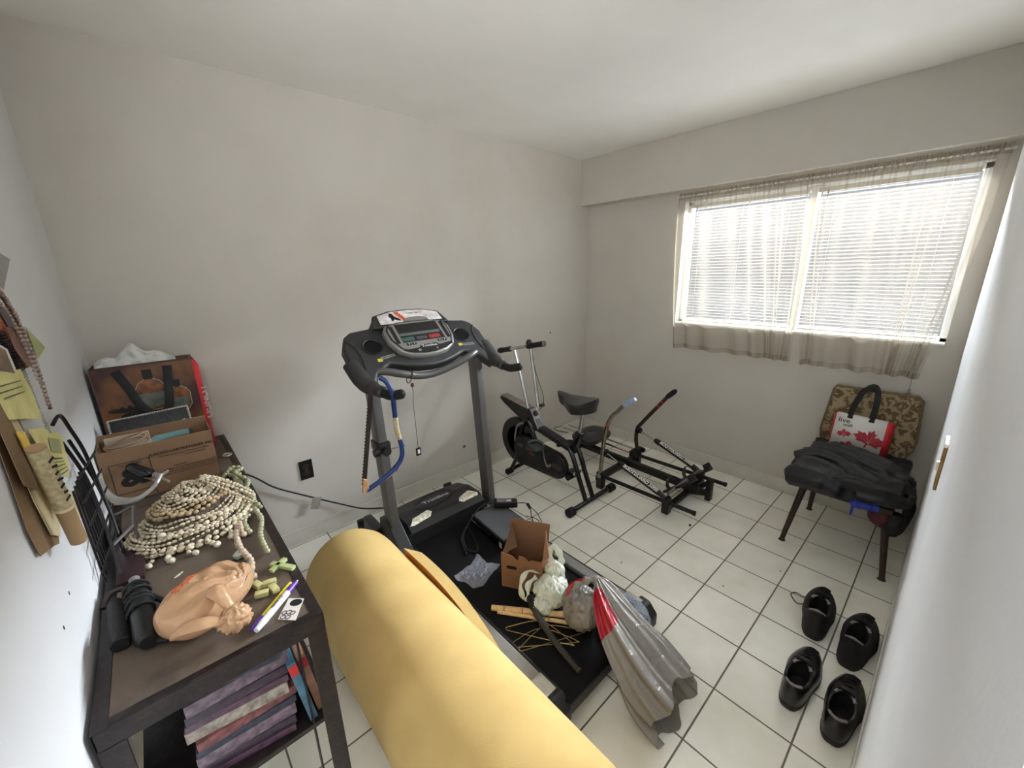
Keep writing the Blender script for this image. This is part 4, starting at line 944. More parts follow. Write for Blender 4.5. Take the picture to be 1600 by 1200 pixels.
# ================================================================== TREADMILL CLUTTER AND FOAM
ZT = 0.1515    # top of the belt
M_foam = mat('yellow_foam', (190, 159, 98), .95, 0, .05, 5, .12, 350, col2=(196, 167, 106))
M_foamo = mat('shade_toned_foam', (206, 138, 40), .7, 0, .08, 6, .15, 200)  # orange deepened in the colour to imitate shade inside the fold
t = thing('foam_roll', (-1.085, 0.2, 0), 'large roll of pale yellow foam lying between the table and the treadmill', 'foam roll')
def roll(u, v):
    a = 2 * pi * u; y = -.25 + 1.59 * v
    r = .209 * (1 + .02 * sin(3 * a + y * 2))
    if v > .96: r *= 1 - ((v - .96) / .04) ** 2 * .08
    if v < .04: r *= .85
    x = cos(a) * r * (1.03 - .04 * v); z = max(.0, .207 + sin(a) * r)
    return (-1.090 + x, y, z)
b = MB(); b.grid(roll, 56, 44, closeu=True)
b.build('rolled_sheet', M_foam, t, angle=60)
for (y, s_) in ((1.338, 1), (-.248, -1)):
    b = MB(); sp_ = []
    for k in range(90):
        a = 2 * pi * k / 22.; r = .172 - .0017 * k
        sp_.append((-1.097 + r * cos(a), y + s_ * (.001), .205 + r * sin(a)))
    b.tube(sp_, .006, 6, flat=.8); b.build('spiral_edge', M_foamo, t)
    b = MB(frame((-1.097, y - s_ * .004, .205), (1, 0, 0), (0, 0, 1))); b.lathe([(0, 0), (.176, 0)], 40); b.build('roll_end', M_foam, t, flat=True)
# folded foam sheet between roll and treadmill
t = thing('foam_sheet', (-0.90, 0.85, 0), 'yellow foam slab with one side darkened to orange for shade, standing folded between the foam roll and the treadmill', 'foam sheet')
def flap(side):
    def fn(u, v):
        y = 1.10 - u * .66; th = .060 * (1 - .65 * u ** 1.5) 
        xb = -.868 - .010 * u; top = .335 - .050 * u ** 2
        x0 = -.905 - .020 * u + .018 * sin(u * 3.0)
        z = top * v + .02 * (1 - v) * 0; xx = xb + (x0 - xb) * v
        if side: xx += th * (.35 + .65 * v); z -= .028 * v * (1 - u)
        return (xx, y + (.03 * v if not side else .012 * v - 0.03), max(0, z))
    return fn
A_ = flap(0); B2_ = flap(1); nu, nv = 24, 10; vs = []; fs = []
for fn in (A_, B2_):
    for j in range(nv):
        for i in range(nu): vs.append(fn(i / (nu - 1), j / (nv - 1)))
N = nu * nv
for j in range(nv - 1):
    for i in range(nu - 1):
        a = j * nu + i; fs.append((a, a + 1, a + nu + 1, a + nu)); fs.append((N + a, N + a + nu, N + a + nu + 1, N + a + 1))
fm = [0 if k % 2 == 0 else 1 for k in range(len(fs))]
def strip(idx):
    for k in range(len(idx) - 1): fs.append((idx[k], idx[k + 1], N + idx[k + 1], N + idx[k])); fm.append(1)
strip([(nv - 1) * nu + i for i in range(nu)]); strip(list(range(nu))); strip([j * nu for j in range(nv)]); strip([j * nu + nu - 1 for j in range(nv)])
b = MB(); b.v = [V(p) for p in vs]; b.f = [list(f) for f in fs]; b.mi = fm; b.build('foam_slab', [M_foamo, M_foam], t, angle=50)

# black video player
t = thing('video_player', (-.33, 1.10, ZT), 'dusty black disc player lying on the treadmill belt near the motor hood', 'disc player')
PF = Matrix.Translation((-.335, 1.118, ZT)) @ Matrix.Rotation(radians(-5), 4, 'Z')
M_dust = mat('dusty_black_metal', (20, 20, 24), .38, .3, .55, 7, .1, 60)
b = MB(PF); b.box((0, 0, .036), (.205, .31, .052), bev=.003); pb = b.build('case', M_dust, t)
b = MB(PF); b.box((-.1045, 0, .034), (.004, .30, .046), bev=.0015); fp = b.build('front_panel', mat('glossy_black_panel', (10, 10, 12), .18, 0, .1), t)
b = MB(PF); b.box((-.107, -.135, .034), (.001, .022, .03)); b.build('label_sticker', mat('pale_sticker', (176, 178, 172), .5, 0, .15, 90), fp, flat=True)
b = MB(PF); b.box((-.107, .0, .04), (.001, .10, .012)); b.build('disc_tray', M_blackp, fp, bevel=.0003)
lettering('DVD', .022, PF @ V((-.1072, .115, .034)), PF.to_3x3() @ V((0, -1, 0)), (0, 0, 1), M_silver, fp)
lettering('hdmi', .014, PF @ V((-.1072, .070, .034)), PF.to_3x3() @ V((0, -1, 0)), (0, 0, 1), M_silver, fp)
for dx in (-.08, .08):
    for dy in (-.13, .13):
        b = MB(PF); b.cyl((dx, dy, 0), (dx, dy, .012), .010, 12); b.build('foot', M_rubber, t)
# crumpled clear wrap over it
b = MB(PF)
b.grid(lambda u, v: ((u - .5) * .19, (v - .5) * .29 , .0635 + .0035 * noise.noise(V((u * 5, v * 7, .3))) + .004 * abs(noise.noise(V((u * 3, v * 3, 4))))), 34, 44)
mw = bpy.data.materials.new('clear_plastic_wrap'); mw.use_nodes = True; pn = mw.node_tree.nodes['Principled BSDF']; pn.inputs['Base Color'].default_value = (.6, .62, .68, 1); pn.inputs['Alpha'].default_value = .16; pn.inputs['Roughness'].default_value = .16
b.build('plastic_cover', mw, t, angle=180)
# power adapter
t = thing('power_adapter', (-.265, 1.25, ZT + .03), 'black power adapter with a white label on the disc player corner beside the right upright', 'power adapter')
AF = Matrix.Translation((-.232, 1.205, .236)) @ Matrix.Rotation(radians(-38), 4, 'Z') @ Matrix.Rotation(radians(3), 4, 'Y')
b = MB(AF); b.box((0, 0, 0), (.135, .052, .034), bev=.006); ab = b.build('adapter_body', M_blackp, t)
b = MB(AF); b.box((-.008, 0, .0172), (.085, .030, .001)); lb = b.build('adapter_label', mat('grey_label', (112, 112, 114), .5, 0, .2, 90), ab, flat=True)
lettering('LG', .020, AF @ V((.018, 0, .018)), AF.to_3x3() @ V((1, 0, 0)), AF.to_3x3() @ V((0, 1, 0)), M_whitel, ab, bold=.001)
b = MB(); b.tube(bez([AF @ V((.068, 0, 0)), (-.15, 1.13, .235), (-.14, 1.10, .225), (-.165, 1.06, .19), (-.21, 1.0, .20), (-.255, .93, .19), (-.24, .90, .165)], 8), .0024, 6); b.tube([(-.143, 1.115, .234), (-.150, 1.085, .222)], .0085, 10)
b.build('cable', M_rubber, t)
b = MB(); b.tube(bez([AF @ V((-.068, 0, 0)), (-.33, 1.27, .245), (-.42, 1.25, .235), (-.52, 1.22, .17), (-.575, 1.12, .158), (-.545, 1.07, .158), (-.50, 1.15, .16), (-.47, 1.26, .165), (-.55, 1.20, .16), (-.60, 1.08, .158)], 8), .0042, 8); b.build('mains_cable', M_rubber, t)
b = MB(); b.tube(bez([(-.21, 1.06, .212), (-.19, 1.00, .214), (-.20, .94, .21), (-.16, 1.02, .225), (-.15, 1.10, .23)], 6), .002, 6); b.build('thin_cable', M_rubber, t)

# clear pouch with screws
def crumple(x0, y0, z0, rx, ry, rz, name, m_, parent=None, seed=1., n1=56, n2=28, amp=.16, pinch=None, rot=0, boxy=.7, fr=2.2):
    Tm = Matrix.Translation((x0, y0, z0)) @ Matrix.Rotation(radians(rot), 4, 'Z')
    def fn(u, v):
        a = 2 * pi * u; e = -pi / 2 + pi * v
        cx, sx_ = cos(a), sin(a); ce = abs(cos(e)) ** boxy; se = (abs(sin(e)) ** boxy) * (1 if sin(e) > 0 else -1)
        q = (abs(cx) ** 3 + abs(sx_) ** 3) ** (-1 / 3.) if boxy < .8 else 1
        d = V((cx * ce * q, sx_ * ce * q, se))
        nn = noise.noise(d * fr + V((seed, 0, 0))) * amp + noise.noise(d * fr * 2.7 + V((0, seed, 0))) * amp * .15
        rg = 1 - abs(noise.noise(V((d.x * 3.4, d.y * 3.4, d.z * .9)) * fr * .8 + V((0, 0, seed)))) * amp * 1.5
        d = d * (rg + nn)
        return (d.x * rx, d.y * ry, max(-rz, d.z * rz))
    b = MB(Tm); b.grid(fn, n1, n2, closeu=True); return b.build(name, m_, parent, angle=180)
def plastic(name, col, alpha, rough=.22, trans=.3, bump=.4, bs=30):
    m = mat(name, col, rough, 0, .08, 20, bump, bs, alpha=alpha, trans=0)
    return m
t = thing('clear_pouch', (-.645, .93, ZT), 'clear plastic pouch of small hardware on the belt left of the open carton', 'plastic pouch')
Mp = plastic('clear_pouch_film', (190, 194, 208), .24, .06)
b = MB(Matrix.Translation((-.645, .935, ZT)) @ Matrix.Rotation(radians(15), 4, 'Z'))
def pch(s_):
    def fn(u, v):
        x = (u - .5) * .17; y = (v - .5) * .135; e = (1 - (2 * u - 1) ** 4) * (1 - (2 * v - 1) ** 4)
        return (x * (1 + .08 * sin(v * 9)), y * (1 + .08 * sin(u * 7)), .020 + s_ * .019 * e + .010 * noise.noise(V((u * 7, v * 7, s_ * 3))) + .016 * (abs(2 * u - 1) ** 6) * (abs(2 * v - 1) ** 4))
    return fn
b.grid(pch(1), 30, 26); b.build('pouch_film', Mp, t, angle=180)
b = MB(Matrix.Translation((-.645, .935, ZT)) @ Matrix.Rotation(radians(15), 4, 'Z')); b.grid(pch(-1), 30, 26); b.build('pouch_back', Mp, t, angle=180)
b = MB()
for k in range(26):
    a = rnd.uniform(0, 6.28); p = V((-.645 + rnd.uniform(-.055, .055), .935 + rnd.uniform(-.045, .045), ZT + .012 + rnd.uniform(0, .008))); q = V((cos(a), sin(a), rnd.uniform(-.1, .1))) * .012
    b.cyl(p - q, p + q, .003, 6)
tag(b.build('hardware', mat('bluish_steel_bits', (120, 124, 138), .3, .7, .2), t), kind='stuff')

# open brown carton
t = thing('small_carton', (-.50, .76, ZT), 'open brown cardboard box with torn flaps standing on the treadmill belt', 'cardboard box')
M_card = mat('brown_cardboard', (128, 90, 60), .8, 0, .1, 9, .15, 250); M_cardi = mat('cardboard_inside', (118, 84, 58), .85, 0, .08, 9, .1, 250)
ca = radians(-59)
KF = Matrix.Translation((-.495, .765, ZT + .001)) @ Matrix.Rotation(radians(-58.5), 4, 'Z')
# local x along the front face (from bottom-left to bottom-right), local y away from camera
w_, d_, h_ = .185, .135, .165; th = .004
b = MB(KF)
for (c, dd) in (((0, -d_ / 2, h_ / 2 - .006), (w_, th, h_ - .012)), ((0, d_ / 2, h_ / 2), (w_, th, h_)), ((-w_ / 2, 0, h_ / 2), (th, d_, h_)), ((w_ / 2, 0, h_ / 2), (th, d_, h_)), ((0, 0, th / 2), (w_, d_, th))): b.box(c, dd)
bx = b.build('box_body', M_card, t, bevel=.001)
b = MB(KF); b.prism([(-.02, -.008), (.02, -.008), (.024, 0), (.02, .008), (-.02, .008), (-.024, 0)], 0, .001, Matrix.Translation((-.045, -d_ / 2 - .0022, .11)) @ Matrix.Rotation(radians(90), 4, 'X')); b.build('hand_hole', mat('deep_black', (5, 5, 5)), bx, flat=True)
def cflap(P, nm='flap', m_=M_cardi): 
    b = MB(KF); b.quadbox(P, .003); b.build(nm, m_, t, bevel=.001)
cflap([(-w_ / 2, d_ / 2, h_), (w_ / 2, d_ / 2, h_), (w_ / 2 + .004, d_ / 2 + .022, h_ + .085), (-w_ / 2 - .0, d_ / 2 + .022, h_ + .085)])
cflap([(-w_ / 2, -d_ / 2, h_), (-w_ / 2, d_ / 2, h_), (-w_ / 2 + .01, d_ / 2 + .01, h_ + .075), (-w_ / 2 + .060, -d_ / 2 + .05, h_ + .022)])
cflap([(w_ / 2, d_ / 2 - .02, h_), (w_ / 2, -d_ / 2, h_), (w_ / 2 + .035, -d_ / 2 - .01, h_ + .04), (w_ / 2 - .005, d_ / 2 - .03, h_ + .085)], m_=mat('pale_flap_edge', (176, 132, 102), .85, 0, .06))
b = MB(KF); b.prism([(-w_ / 2, 0), (w_ / 2, 0), (w_ / 2, .010), (.045, .012), (.03, .001), (.015, .020), (-.01, .022), (-.02, -.002), (-.045, .018), (-w_ / 2, .028)], -.0015, .0015, Matrix.Translation((0, -d_ / 2, h_ - .012)) @ Matrix.Rotation(radians(90), 4, 'X')); b.build('torn_edge', M_card, t, flat=True)

# white-green plastic bag
def bag_mat(name, col, tr, rough=.25):
    m = bpy.data.materials.new(name); m.use_nodes = True; n = m.node_tree.nodes; l = m.node_tree.links; p = n['Principled BSDF']
    t_ = n.new('ShaderNodeTexCoord'); nz = n.new('ShaderNodeTexNoise'); nz.inputs['Scale'].default_value = 22; nz.inputs['Detail'].default_value = 6; nz.inputs['Distortion'].default_value = 1.0
    l.new(t_.outputs['Object'], nz.inputs['Vector'])
    r = n.new('ShaderNodeValToRGB'); a = lin(col); r.color_ramp.elements[0].color = (a[0] * .86, a[1] * .86, a[2] * .86, 1); r.color_ramp.elements[1].color = a; l.new(nz.outputs[0], r.inputs[0]); l.new(r.outputs[0], p.inputs['Base Color'])
    p.inputs['Roughness'].default_value = rough
    bp = n.new('ShaderNodeBump'); bp.inputs['Strength'].default_value = .7; bp.inputs['Distance'].default_value = .01; l.new(nz.outputs[0], bp.inputs['Height']); l.new(bp.outputs[0], p.inputs['Normal'])
    d = n.new('ShaderNodeBsdfTranslucent'); l.new(r.outputs[0], d.inputs[0]); mx = n.new('ShaderNodeMixShader'); mx.inputs[0].default_value = tr
    l.new(p.outputs[0], mx.inputs[1]); l.new(d.outputs[0], mx.inputs[2]); l.new(mx.outputs[0], n['Material Output'].inputs[0]); return m
M_wbag = bag_mat('white_green_bag_film', (226, 230, 212), .25); M_gbag = bag_mat('grey_bag_film', (138, 132, 124), .15, .2); M_gred = bag_mat('red_bag_print', (170, 18, 38), .08, .2); M_tbag = bag_mat('tan_bag_film', (216, 174, 134), .25, .25)
t = thing('white_plastic_bag', (-.52, .60, ZT), 'crumpled white and pale green plastic bag in front of the open carton on the treadmill', 'plastic bag')
crumple(-.508, .590, ZT + .065, .085, .075, .062, 'bag_body', M_wbag, t, 3.1, amp=.13, boxy=1, fr=1.5, n1=90, n2=50)
crumple(-.455, .622, ZT + .10, .045, .05, .055, 'bag_top', M_wbag, t, 5.1, amp=.14, boxy=1, n1=70, n2=40)
crumple(-.575, .575, ZT + .045, .05, .045, .042, 'bag_corner', M_wbag, t, 8.1, amp=.14, boxy=1, n1=70, n2=40)
b = MB(); b.tube(bez([(-.50, .665, ZT + .105), (-.555, .690, ZT + .125), (-.605, .680, ZT + .095), (-.615, .655, ZT + .05), (-.60, .64, ZT + .05), (-.58, .66, ZT + .09), (-.53, .66, ZT + .10)], 6), [.010 + .004 * sin(k * .9) for k in range(37)], 8, flat=.2); b.build('bag_handle', M_wbag, t)
b = MB(); b.tube(bez([(-.44, .65, ZT + .12), (-.425, .68, ZT + .165), (-.40, .67, ZT + .175), (-.395, .64, ZT + .14), (-.41, .625, ZT + .11)], 6), [.014 + .004 * sin(k * 1.3) for k in range(25)], 8, flat=.35); b.build('bag_handle', M_wbag, t)
# grey bag with red print, filled with clothing, draped over the deck rear
t = thing('grey_plastic_bag', (-.42, .42, ZT), 'large stuffed grey plastic bag with red print draped over the treadmill rear', 'plastic bag')
def drape(u, v):
    # v 0 knot .. 1 hem; u around
    a = 2 * pi * u
    ax = bez([(-.442, .405, .345), (-.455, .365, .305), (-.468, .30, .245), (-.475, .22, .185), (-.480, .12, .12), (-.480, .04, .08)], 6)
    k = v * (len(ax) - 1); i = min(int(k), len(ax) - 2); c = ax[i].lerp(ax[i + 1], k - i)
    R0 = .016 + .118 * min(1, v * 1.35) ** .85; R1 = R0 * .75
    fold = 1 + .10 * sin(a * 9 + v * 3 + 1.3 * sin(a * 2)) * (1 - .45 * v) + .07 * sin(a * 17 + 2) + .10 * noise.noise(V((cos(a) * 2, sin(a) * 2, v * 3)))
    x = c.x + cos(a) * R0 * fold; z = c.z + sin(a) * R1 * fold; y = c.y + .02 * sin(a * 5) * v
    floor_ = ZT + .012 if y > .27 else .005 + .0 * v
    if y <= .34: floor_ = max(.006, (ZT + .012) * min(1, max(0, (y - .22) / .12)))
    return (x, y, max(floor_, z))
nu, nv = 120, 50; vs = [drape(i / nu, j / (nv - 1)) for j in range(nv) for i in range(nu)]; fs = []; mi = []
for j in range(nv - 1):
    for i in range(nu):
        a = j * nu + i; c = j * nu + (i + 1) % nu; fs.append((a, c, c + nu, a + nu))
        u = i / nu; v = j / (nv - 1); ur = (u - .40) / .13
        mi.append(1 if (abs(ur) < .9 and .10 < v < .46 and v > .08 + .10 * abs(ur)) else 0)
b = MB(); b.v = [V(p) for p in vs]; b.f = [list(f) for f in fs]; b.mi = mi; gb = b.build('bag_body', [M_gbag, M_gred], t, angle=180)
crumple(-.505, .430, ZT + .082, .078, .085, .088, 'bag_neck', M_gbag, t, 2.2, amp=.15, boxy=1, fr=1.6, n1=90, n2=50)
b = MB(); b.tube(bez([(-.530, .47, .28), (-.505, .465, .315), (-.475, .445, .335), (-.445, .415, .345), (-.435, .385, .335)], 6), [.014 + .005 * sin(k * 1.1) for k in range(25)], 9, flat=.6); b.build('bag_handle', M_gbag, t)
b = MB(); b.tube(bez([(-.545, .475, .285), (-.515, .485, .312), (-.49, .465, .330), (-.47, .445, .345)], 6), [.007] * 19, 8, flat=.4); b.build('red_print', M_gred, t)
bl = crumple(-.345, .325, ZT + .035, .065, .10, .058, 'grey_blanket', mat('speckled_grey_wool', (122, 128, 136), .95, 0, .55, 240, .8, 300), None, 4.4, amp=.15, boxy=1)
tag(bl, 'speckled grey blue fabric bundle under the grey plastic bag at the right rail', 'fabric')
lettering('D', .05, (-.400, .150, .205), (.8, .2, -.5), (-.1, .7, .4), mat('brown_bag_print', (120, 96, 80), .4, 0, .2), t)
# bundle of wooden sticks
t = thing('wooden_stick', (-.62, .55, ZT), 'pale wooden stick tied with string lying across the belt under the white bag', 'stick', )
M_wood = mat('pale_wood', (206, 172, 122), .6, 0, .2, 40, .1, 90)
b = MB(); b.cyl((-.722, .735, ZT + .013), (-.455, .405, ZT + .02), .012, 10); b.build('stick_shaft', M_wood, t)
b = MB()
for k, f_ in enumerate((.12, .30, .52)):
    c = V((-.722, .735, ZT + .013)).lerp(V((-.455, .405, ZT + .02)), f_); d = V((.63, -.78, .3)); 
    b.tube([c + V((.78 * cos(a), .63 * cos(a), 0)) * .014 + V((.3, -.37, 0)) * .02 * (a / 6.28) + V((0, 0, 1)) * sin(a) * .014 for a in [2 * pi * q / 12 for q in range(13)]], .0018, 5)
b.build('tied_string', mat('brown_string', (112, 82, 60), .8, 0, .2), t)
b = MB(); b.cyl((-.715, .705, ZT + .009), (-.50, .405, ZT + .012), .008, 8); tag(b.build('wooden_dowel', M_wood), 'thinner pale dowel lying right in front of the tied wooden stick', 'stick')
# dark hammer-like wrecking bar
t = thing('garden_cultivator', (-.63, .47, ZT), 'dark stick with a thick black head leaning off the wooden stick on the belt', 'tool')
b = MB(); b.tube(bez([(-.600, .605, ZT + .045), (-.630, .545, ZT + .036), (-.650, .45, ZT + .020), (-.665, .36, ZT + .014), (-.672, .305, ZT + .012)], 6), [.016] * 6 + [.012] * 12 + [.0105] * 5 + [.013, .010], 10); b.build('shaft', mat('dark_grip', (44, 42, 40), .6, 0, .2), t)
b = MB(); b.tube([(-.590, .635, ZT + .05), (-.603, .60, ZT + .047), (-.612, .575, ZT + .040)], [.020, .026, .018], 10); b.build('head', M_blackp, t)
# wire hangers
for k, (x, y, a, lab) in enumerate(((-.665, .50, 12, 'gold wire hanger on the belt, nearest the left rail'), (-.640, .485, 25, 'gold wire hanger in the middle of the hanger tangle on the belt'), (-.655, .52, -8, 'gold wire hanger under the tied wooden stick'))):
    Hm = Matrix.Translation((x, y, ZT + .004 + .007 * k)) @ Matrix.Rotation(radians(a - 50), 4, 'Z') @ Matrix.Rotation(radians(2 + k), 4, 'X')
    b = MB(Hm); b.tube(bez([(-.12, -.035, 0), (-.13, -.028, 0), (-.115, -.015, 0), (0, .035, 0.003), (.115, -.015, 0), (.13, -.028, 0), (.12, -.035, 0), (-.12, -.035, 0)], 5), .0016, 6)
    hb = tag(b.build('wire_hanger', mat('gold_wire', (150, 128, 78), .35, .8, .15)), lab, 'hanger', 'wire hangers on the treadmill belt')
    b = MB(Hm); b.tube(bez([(0, .035, .002), (0, .055, .004), (.014, .068, .004), (.028, .058, .004), (.026, .045, .004)], 5), .0016, 6); b.build('hook', mat('gold_wire', (150, 128, 78)), hb)
# debris on the floor
for (x, y, lab) in ((.66, .515, 'dead leaf crumb on the floor tiles in front of the rowing machine'), (.08, .62, 'tiny dark crumb on the tiles beside the treadmill'), (.30, .18, 'tiny dark crumb on the tiles left of the sneakers'), (.62, .02, 'tiny dark crumb on the tiles in front of the chair')):
    b = MB(); r_ = .010 if 'leaf' in lab else .004
    b.ell((x, y, r_ * .5), (r_, r_ * .7, r_ * .5), 7, 5); b.ell((x + r_ * 1.1, y + r_ * .6, r_ * .4), (r_ * .8, r_ * .3, r_ * .35), 6, 4)
    tag(b.build('floor_debris', M_mark), lab, 'debris')
# ================================================================== METAL TABLE ON THE LEFT
ZTB = 0.780
tb = thing('metal_table', (-1.585, 1.235, 0), 'long narrow black steel table with a worn brown board top along the left wall', 'table')
M_rust = mat('chipped_black_steel', (20, 14, 14), .42, .1, .5, 40, .25, 80, col2=(32, 21, 20))
M_board = wall_mat('worn_brown_board', (92, 79, 67), (34, 29, 28), .95, .7, 7)
TX0, TX1, TY0, TY1 = -1.775, -1.392, .498, 1.975
b = MB(); b.box(((TX0 + TX1) / 2, (TY0 + TY1) / 2, ZTB - .008), (TX1 - TX0 - .03, TY1 - TY0 - .03, .016)); b.build('table_top', M_board, tb, bevel=.001)
b = MB()
for (x, w) in ((TX0 + .012, .024), (TX1 - .012, .024)):
    b.box((x, (TY0 + TY1) / 2, ZTB - .001), (w, TY1 - TY0, .005)); 
for x in (TX0 + .002, TX1 - .002): b.box((x, (TY0 + TY1) / 2, ZTB - .02), (.004, TY1 - TY0, .04))
for y in (TY0 + .012, TY1 - .012): b.box(((TX0 + TX1) / 2, y, ZTB - .001), (TX1 - TX0 - .03, .018 if y < 1 else .024, .0045))
for y in (TY0 + .002, TY1 - .002): b.box(((TX0 + TX1) / 2, y, ZTB - .022), (TX1 - TX0, .004, .044))
b.build('angle_iron_rim', M_rust, tb, bevel=.001)
for x in (TX0 + .002, TX1 - .002):
    for y in (TY0 + .002, TY1 - .002):
        sx = 1 if x < -1.6 else -1; sy = 1 if y < 1 else -1
        b = MB(); b.box((x, y + sy * .018, .37), (.004, .038, .74)); b.box((x + sx * .018, y, .37), (.038, .004, .74)); lg = b.build('leg', M_rust, tb, bevel=.001)
        for z in (.70, .64):
            b = MB(); b.ell((x - sx * .003, y + sy * .018, z), (.003, .005, .005), 8, 6); b.build('bolt', M_steel, lg)
b = MB(); b.rtube((TX1 - .06, TY0 + .02, .74), (TX1 - .06, TY0 + .02, .10), .02, .004, up=(1, 0, 0)); b.build('side_strap', M_rust, tb)
b = MB(); b.box(((TX0 + TX1) / 2, (TY0 + TY1) / 2, .47), (TX1 - TX0 - .02, TY1 - TY0 - .02, .014)); b.build('lower_shelf', M_rust, tb, bevel=.001)
# things on the lower shelf
mcs = ((86, 60, 78), (58, 44, 58), (112, 96, 108), (50, 56, 72), (120, 70, 70), (150, 140, 130))
z = .477; k = 0
while z < .70:
    h = .018 + .006 * ((k * 7) % 3); a = (-8 + (k * 11) % 9)
    b = MB(Matrix.Translation((-1.565, .655, z)) @ Matrix.Rotation(radians(a), 4, 'Z')); b.box((0, 0, h / 2), (.19, .24, h), bev=.002)
    o = b.build('magazine', mat('magazine_cover_%d' % (k % 6), mcs[k % 6], .35, 0, .5, 60), flat=False)
    pl_ = ('lowest', 'second', 'third', 'fourth', 'fifth', 'sixth', 'seventh', 'eighth', 'ninth', 'tenth', 'eleventh', 'twelfth', 'thirteenth', 'fourteenth')
    tag(o, 'glossy magazine in the pile on the lower shelf of the table, %s from the bottom' % pl_[k], 'magazine', 'magazines on the lower shelf')
    z += h + .0005; k += 1
for (x, y, w, h, c, lab) in ((-1.448, .585, .018, .195, (70, 110, 130), 'blue and white book standing right of the magazine pile under the table top'), (-1.426, .600, .018, .185, (168, 122, 96), 'tan and orange book standing at the right end of the lower shelf')):
    t = thing('book', (x, y, .478), lab, 'book')
    b = MB(Matrix.Translation((x, y, .478)) @ Matrix.Rotation(radians(-7), 4, 'Y')); b.box((0, 0, h / 2), (w, .13, h), bev=.001); ob = b.build('cover', mat(lab[:12].replace(' ', '_'), c, .4, 0, .3, 40), t)
    b = MB(Matrix.Translation((x, y, .478)) @ Matrix.Rotation(radians(-7), 4, 'Y')); b.box((0, -.0655, h * .88), (w * .95, .001, h * .16)); b.build('spine_band', M_red if 'blue' in lab else M_tred, ob, flat=True)

# printed shopping bag at the back
t = thing('shopping_bag', (-1.60, 1.86, ZTB), 'tall brown shopping bag with bottle picture and red side behind the carton', 'bag')
SF = frame((-1.612, 1.800, ZTB + .003), (1, 0, 0), (0, .04, 1))
mpb = bpy.data.materials.new('brown_bottle_print'); mpb.use_nodes = True; n = mpb.node_tree.nodes; l = mpb.node_tree.links; p = n['Principled BSDF']; p.inputs['Roughness'].default_value = .35
tcx = n.new('ShaderNodeTexCoord'); nz = n.new('ShaderNodeTexNoise'); nz.inputs['Scale'].default_value = 6; nz.inputs['Detail'].default_value = 5; l.new(tcx.outputs['Object'], nz.inputs['Vector'])
r = n.new('ShaderNodeValToRGB'); l.new(nz.outputs[0], r.inputs[0]); e = r.color_ramp.elements
e[0].position = .3; e[0].color = lin((30, 13, 15)); e[1].position = .68; e[1].color = lin((132, 86, 46)); q = e.new(.48); q.color = lin((66, 32, 28)); l.new(r.outputs[0], p.inputs['Base Color'])
b = MB(SF); b.box((0, .21, -.001), (.310, .42, .002)); sb = b.build('front_panel', mpb, t)
b = MB(SF); b.box((0, .21, -.13), (.310, .42, .002)); b.build('back_panel', mpb, t)
b = MB(SF); b.add([(.155, 0, 0), (.155, .42, 0), (.178, .38, -.045), (.160, .42, -.13), (.155, 0, -.13), (.175, 0, -.06)], [(0, 5, 2, 1), (5, 4, 3, 2)]); sd = b.build('red_side_panel', M_tred, t, solid=.0015)
lettering('LONGO', .040, SF @ V((.1700, .21, -.028)), SF.to_3x3() @ V((0, -1, 0)), SF.to_3x3() @ V((.9, 0, -.45)), M_whitel, sd, lift=.004)
b = MB(SF); b.add([(-.155, 0, 0), (-.155, .42, 0), (-.150, .42, -.13), (-.155, 0, -.13)], [(0, 1, 2, 3)]); b.box((0, .002, -.065), (.31, .003, .13)); b.build('dark_side_panel', mat('dark_maroon_print', (52, 22, 24), .45, 0, .2), t, solid=.0015)
b = MB(SF); b.box((0, .417, .0005), (.312, .007, .003)); b.box((.158, .417, -.06), (.004, .007, .13)); b.build('top_binding', mat('dark_maroon_print', (52, 22, 24)), t)
b = MB(SF); b.tube(bez([(-.085, .40, .004), (-.060, .33, .010), (-.035, .25, .020), (0.01, .20, .026), (.045, .23, .020), (.062, .32, .010), (.072, .40, .004)], 7), .015, 8, flat=.14, up=(0, 0, 1)); b.build('handle', mat('black_webbing', (22, 22, 24)), t)
# bottle artwork : plain bottles and a dish
M_bamb = mat('amber_bottle_print', (120, 72, 38), .3, 0, .6, 45); M_blab = mat('grey_green_label_print', (96, 102, 92), .4, 0, .3, 40)
def bottle(cx, cy, s_):
    P_ = [(-.013, .20), (-.013, .165), (-.035, .150), (-.048, .125), (-.046, .06), (-.030, .035), (.030, .035), (.046, .06), (.048, .125), (.035, .150), (.013, .165), (.013, .20)]
    b = MB(SF); b.prism([(cx + x * s_, cy + (y - .035) * s_) for x, y in P_], .0002, .0008); bo = b.build('bottle_print', M_bamb, sb, flat=True)
    b = MB(SF); b.tube([(cx + x * s_, cy + (y - .035) * s_, .0012) for x, y in P_[1:11]], .0014, 5); b.build('glass_highlight', mat('pale_glass_highlight', (176, 168, 150), .3, 0, .2, 60), bo)
    b = MB(SF); b.prism([(cx + x * s_, cy + y * s_) for x, y in ((-.015, .128), (-.015, .168), (.015, .168), (.015, .128))], .0008, .0012); b.build('cap_print', M_blackl, bo, flat=True)
    b = MB(SF); b.prism([(cx + x * s_, cy + y * s_) for x, y in ((-.036, .02), (-.040, .07), (.040, .07), (.036, .02), (0, .008))], .0008, .0012); b.build('label_print', M_blab, bo, flat=True)
bottle(.005, .225, 1.0); bottle(.088, .205, .78)
b = MB(SF); b.ell((-.085, .245, .0005), (.052, .012, .0008), 20, 4); b.build('dish_print', M_blackl, sb)
b = MB(SF)
for k in range(12): b.ell((-.125 + .007 * k, .256 + .006 * sin(k * 1.9) + .004, .001), (.006, .006, .001), 8, 4)
b.build('fruit_print', mat('brown_nut_print', (92, 62, 40), .5, 0, .3), sb)
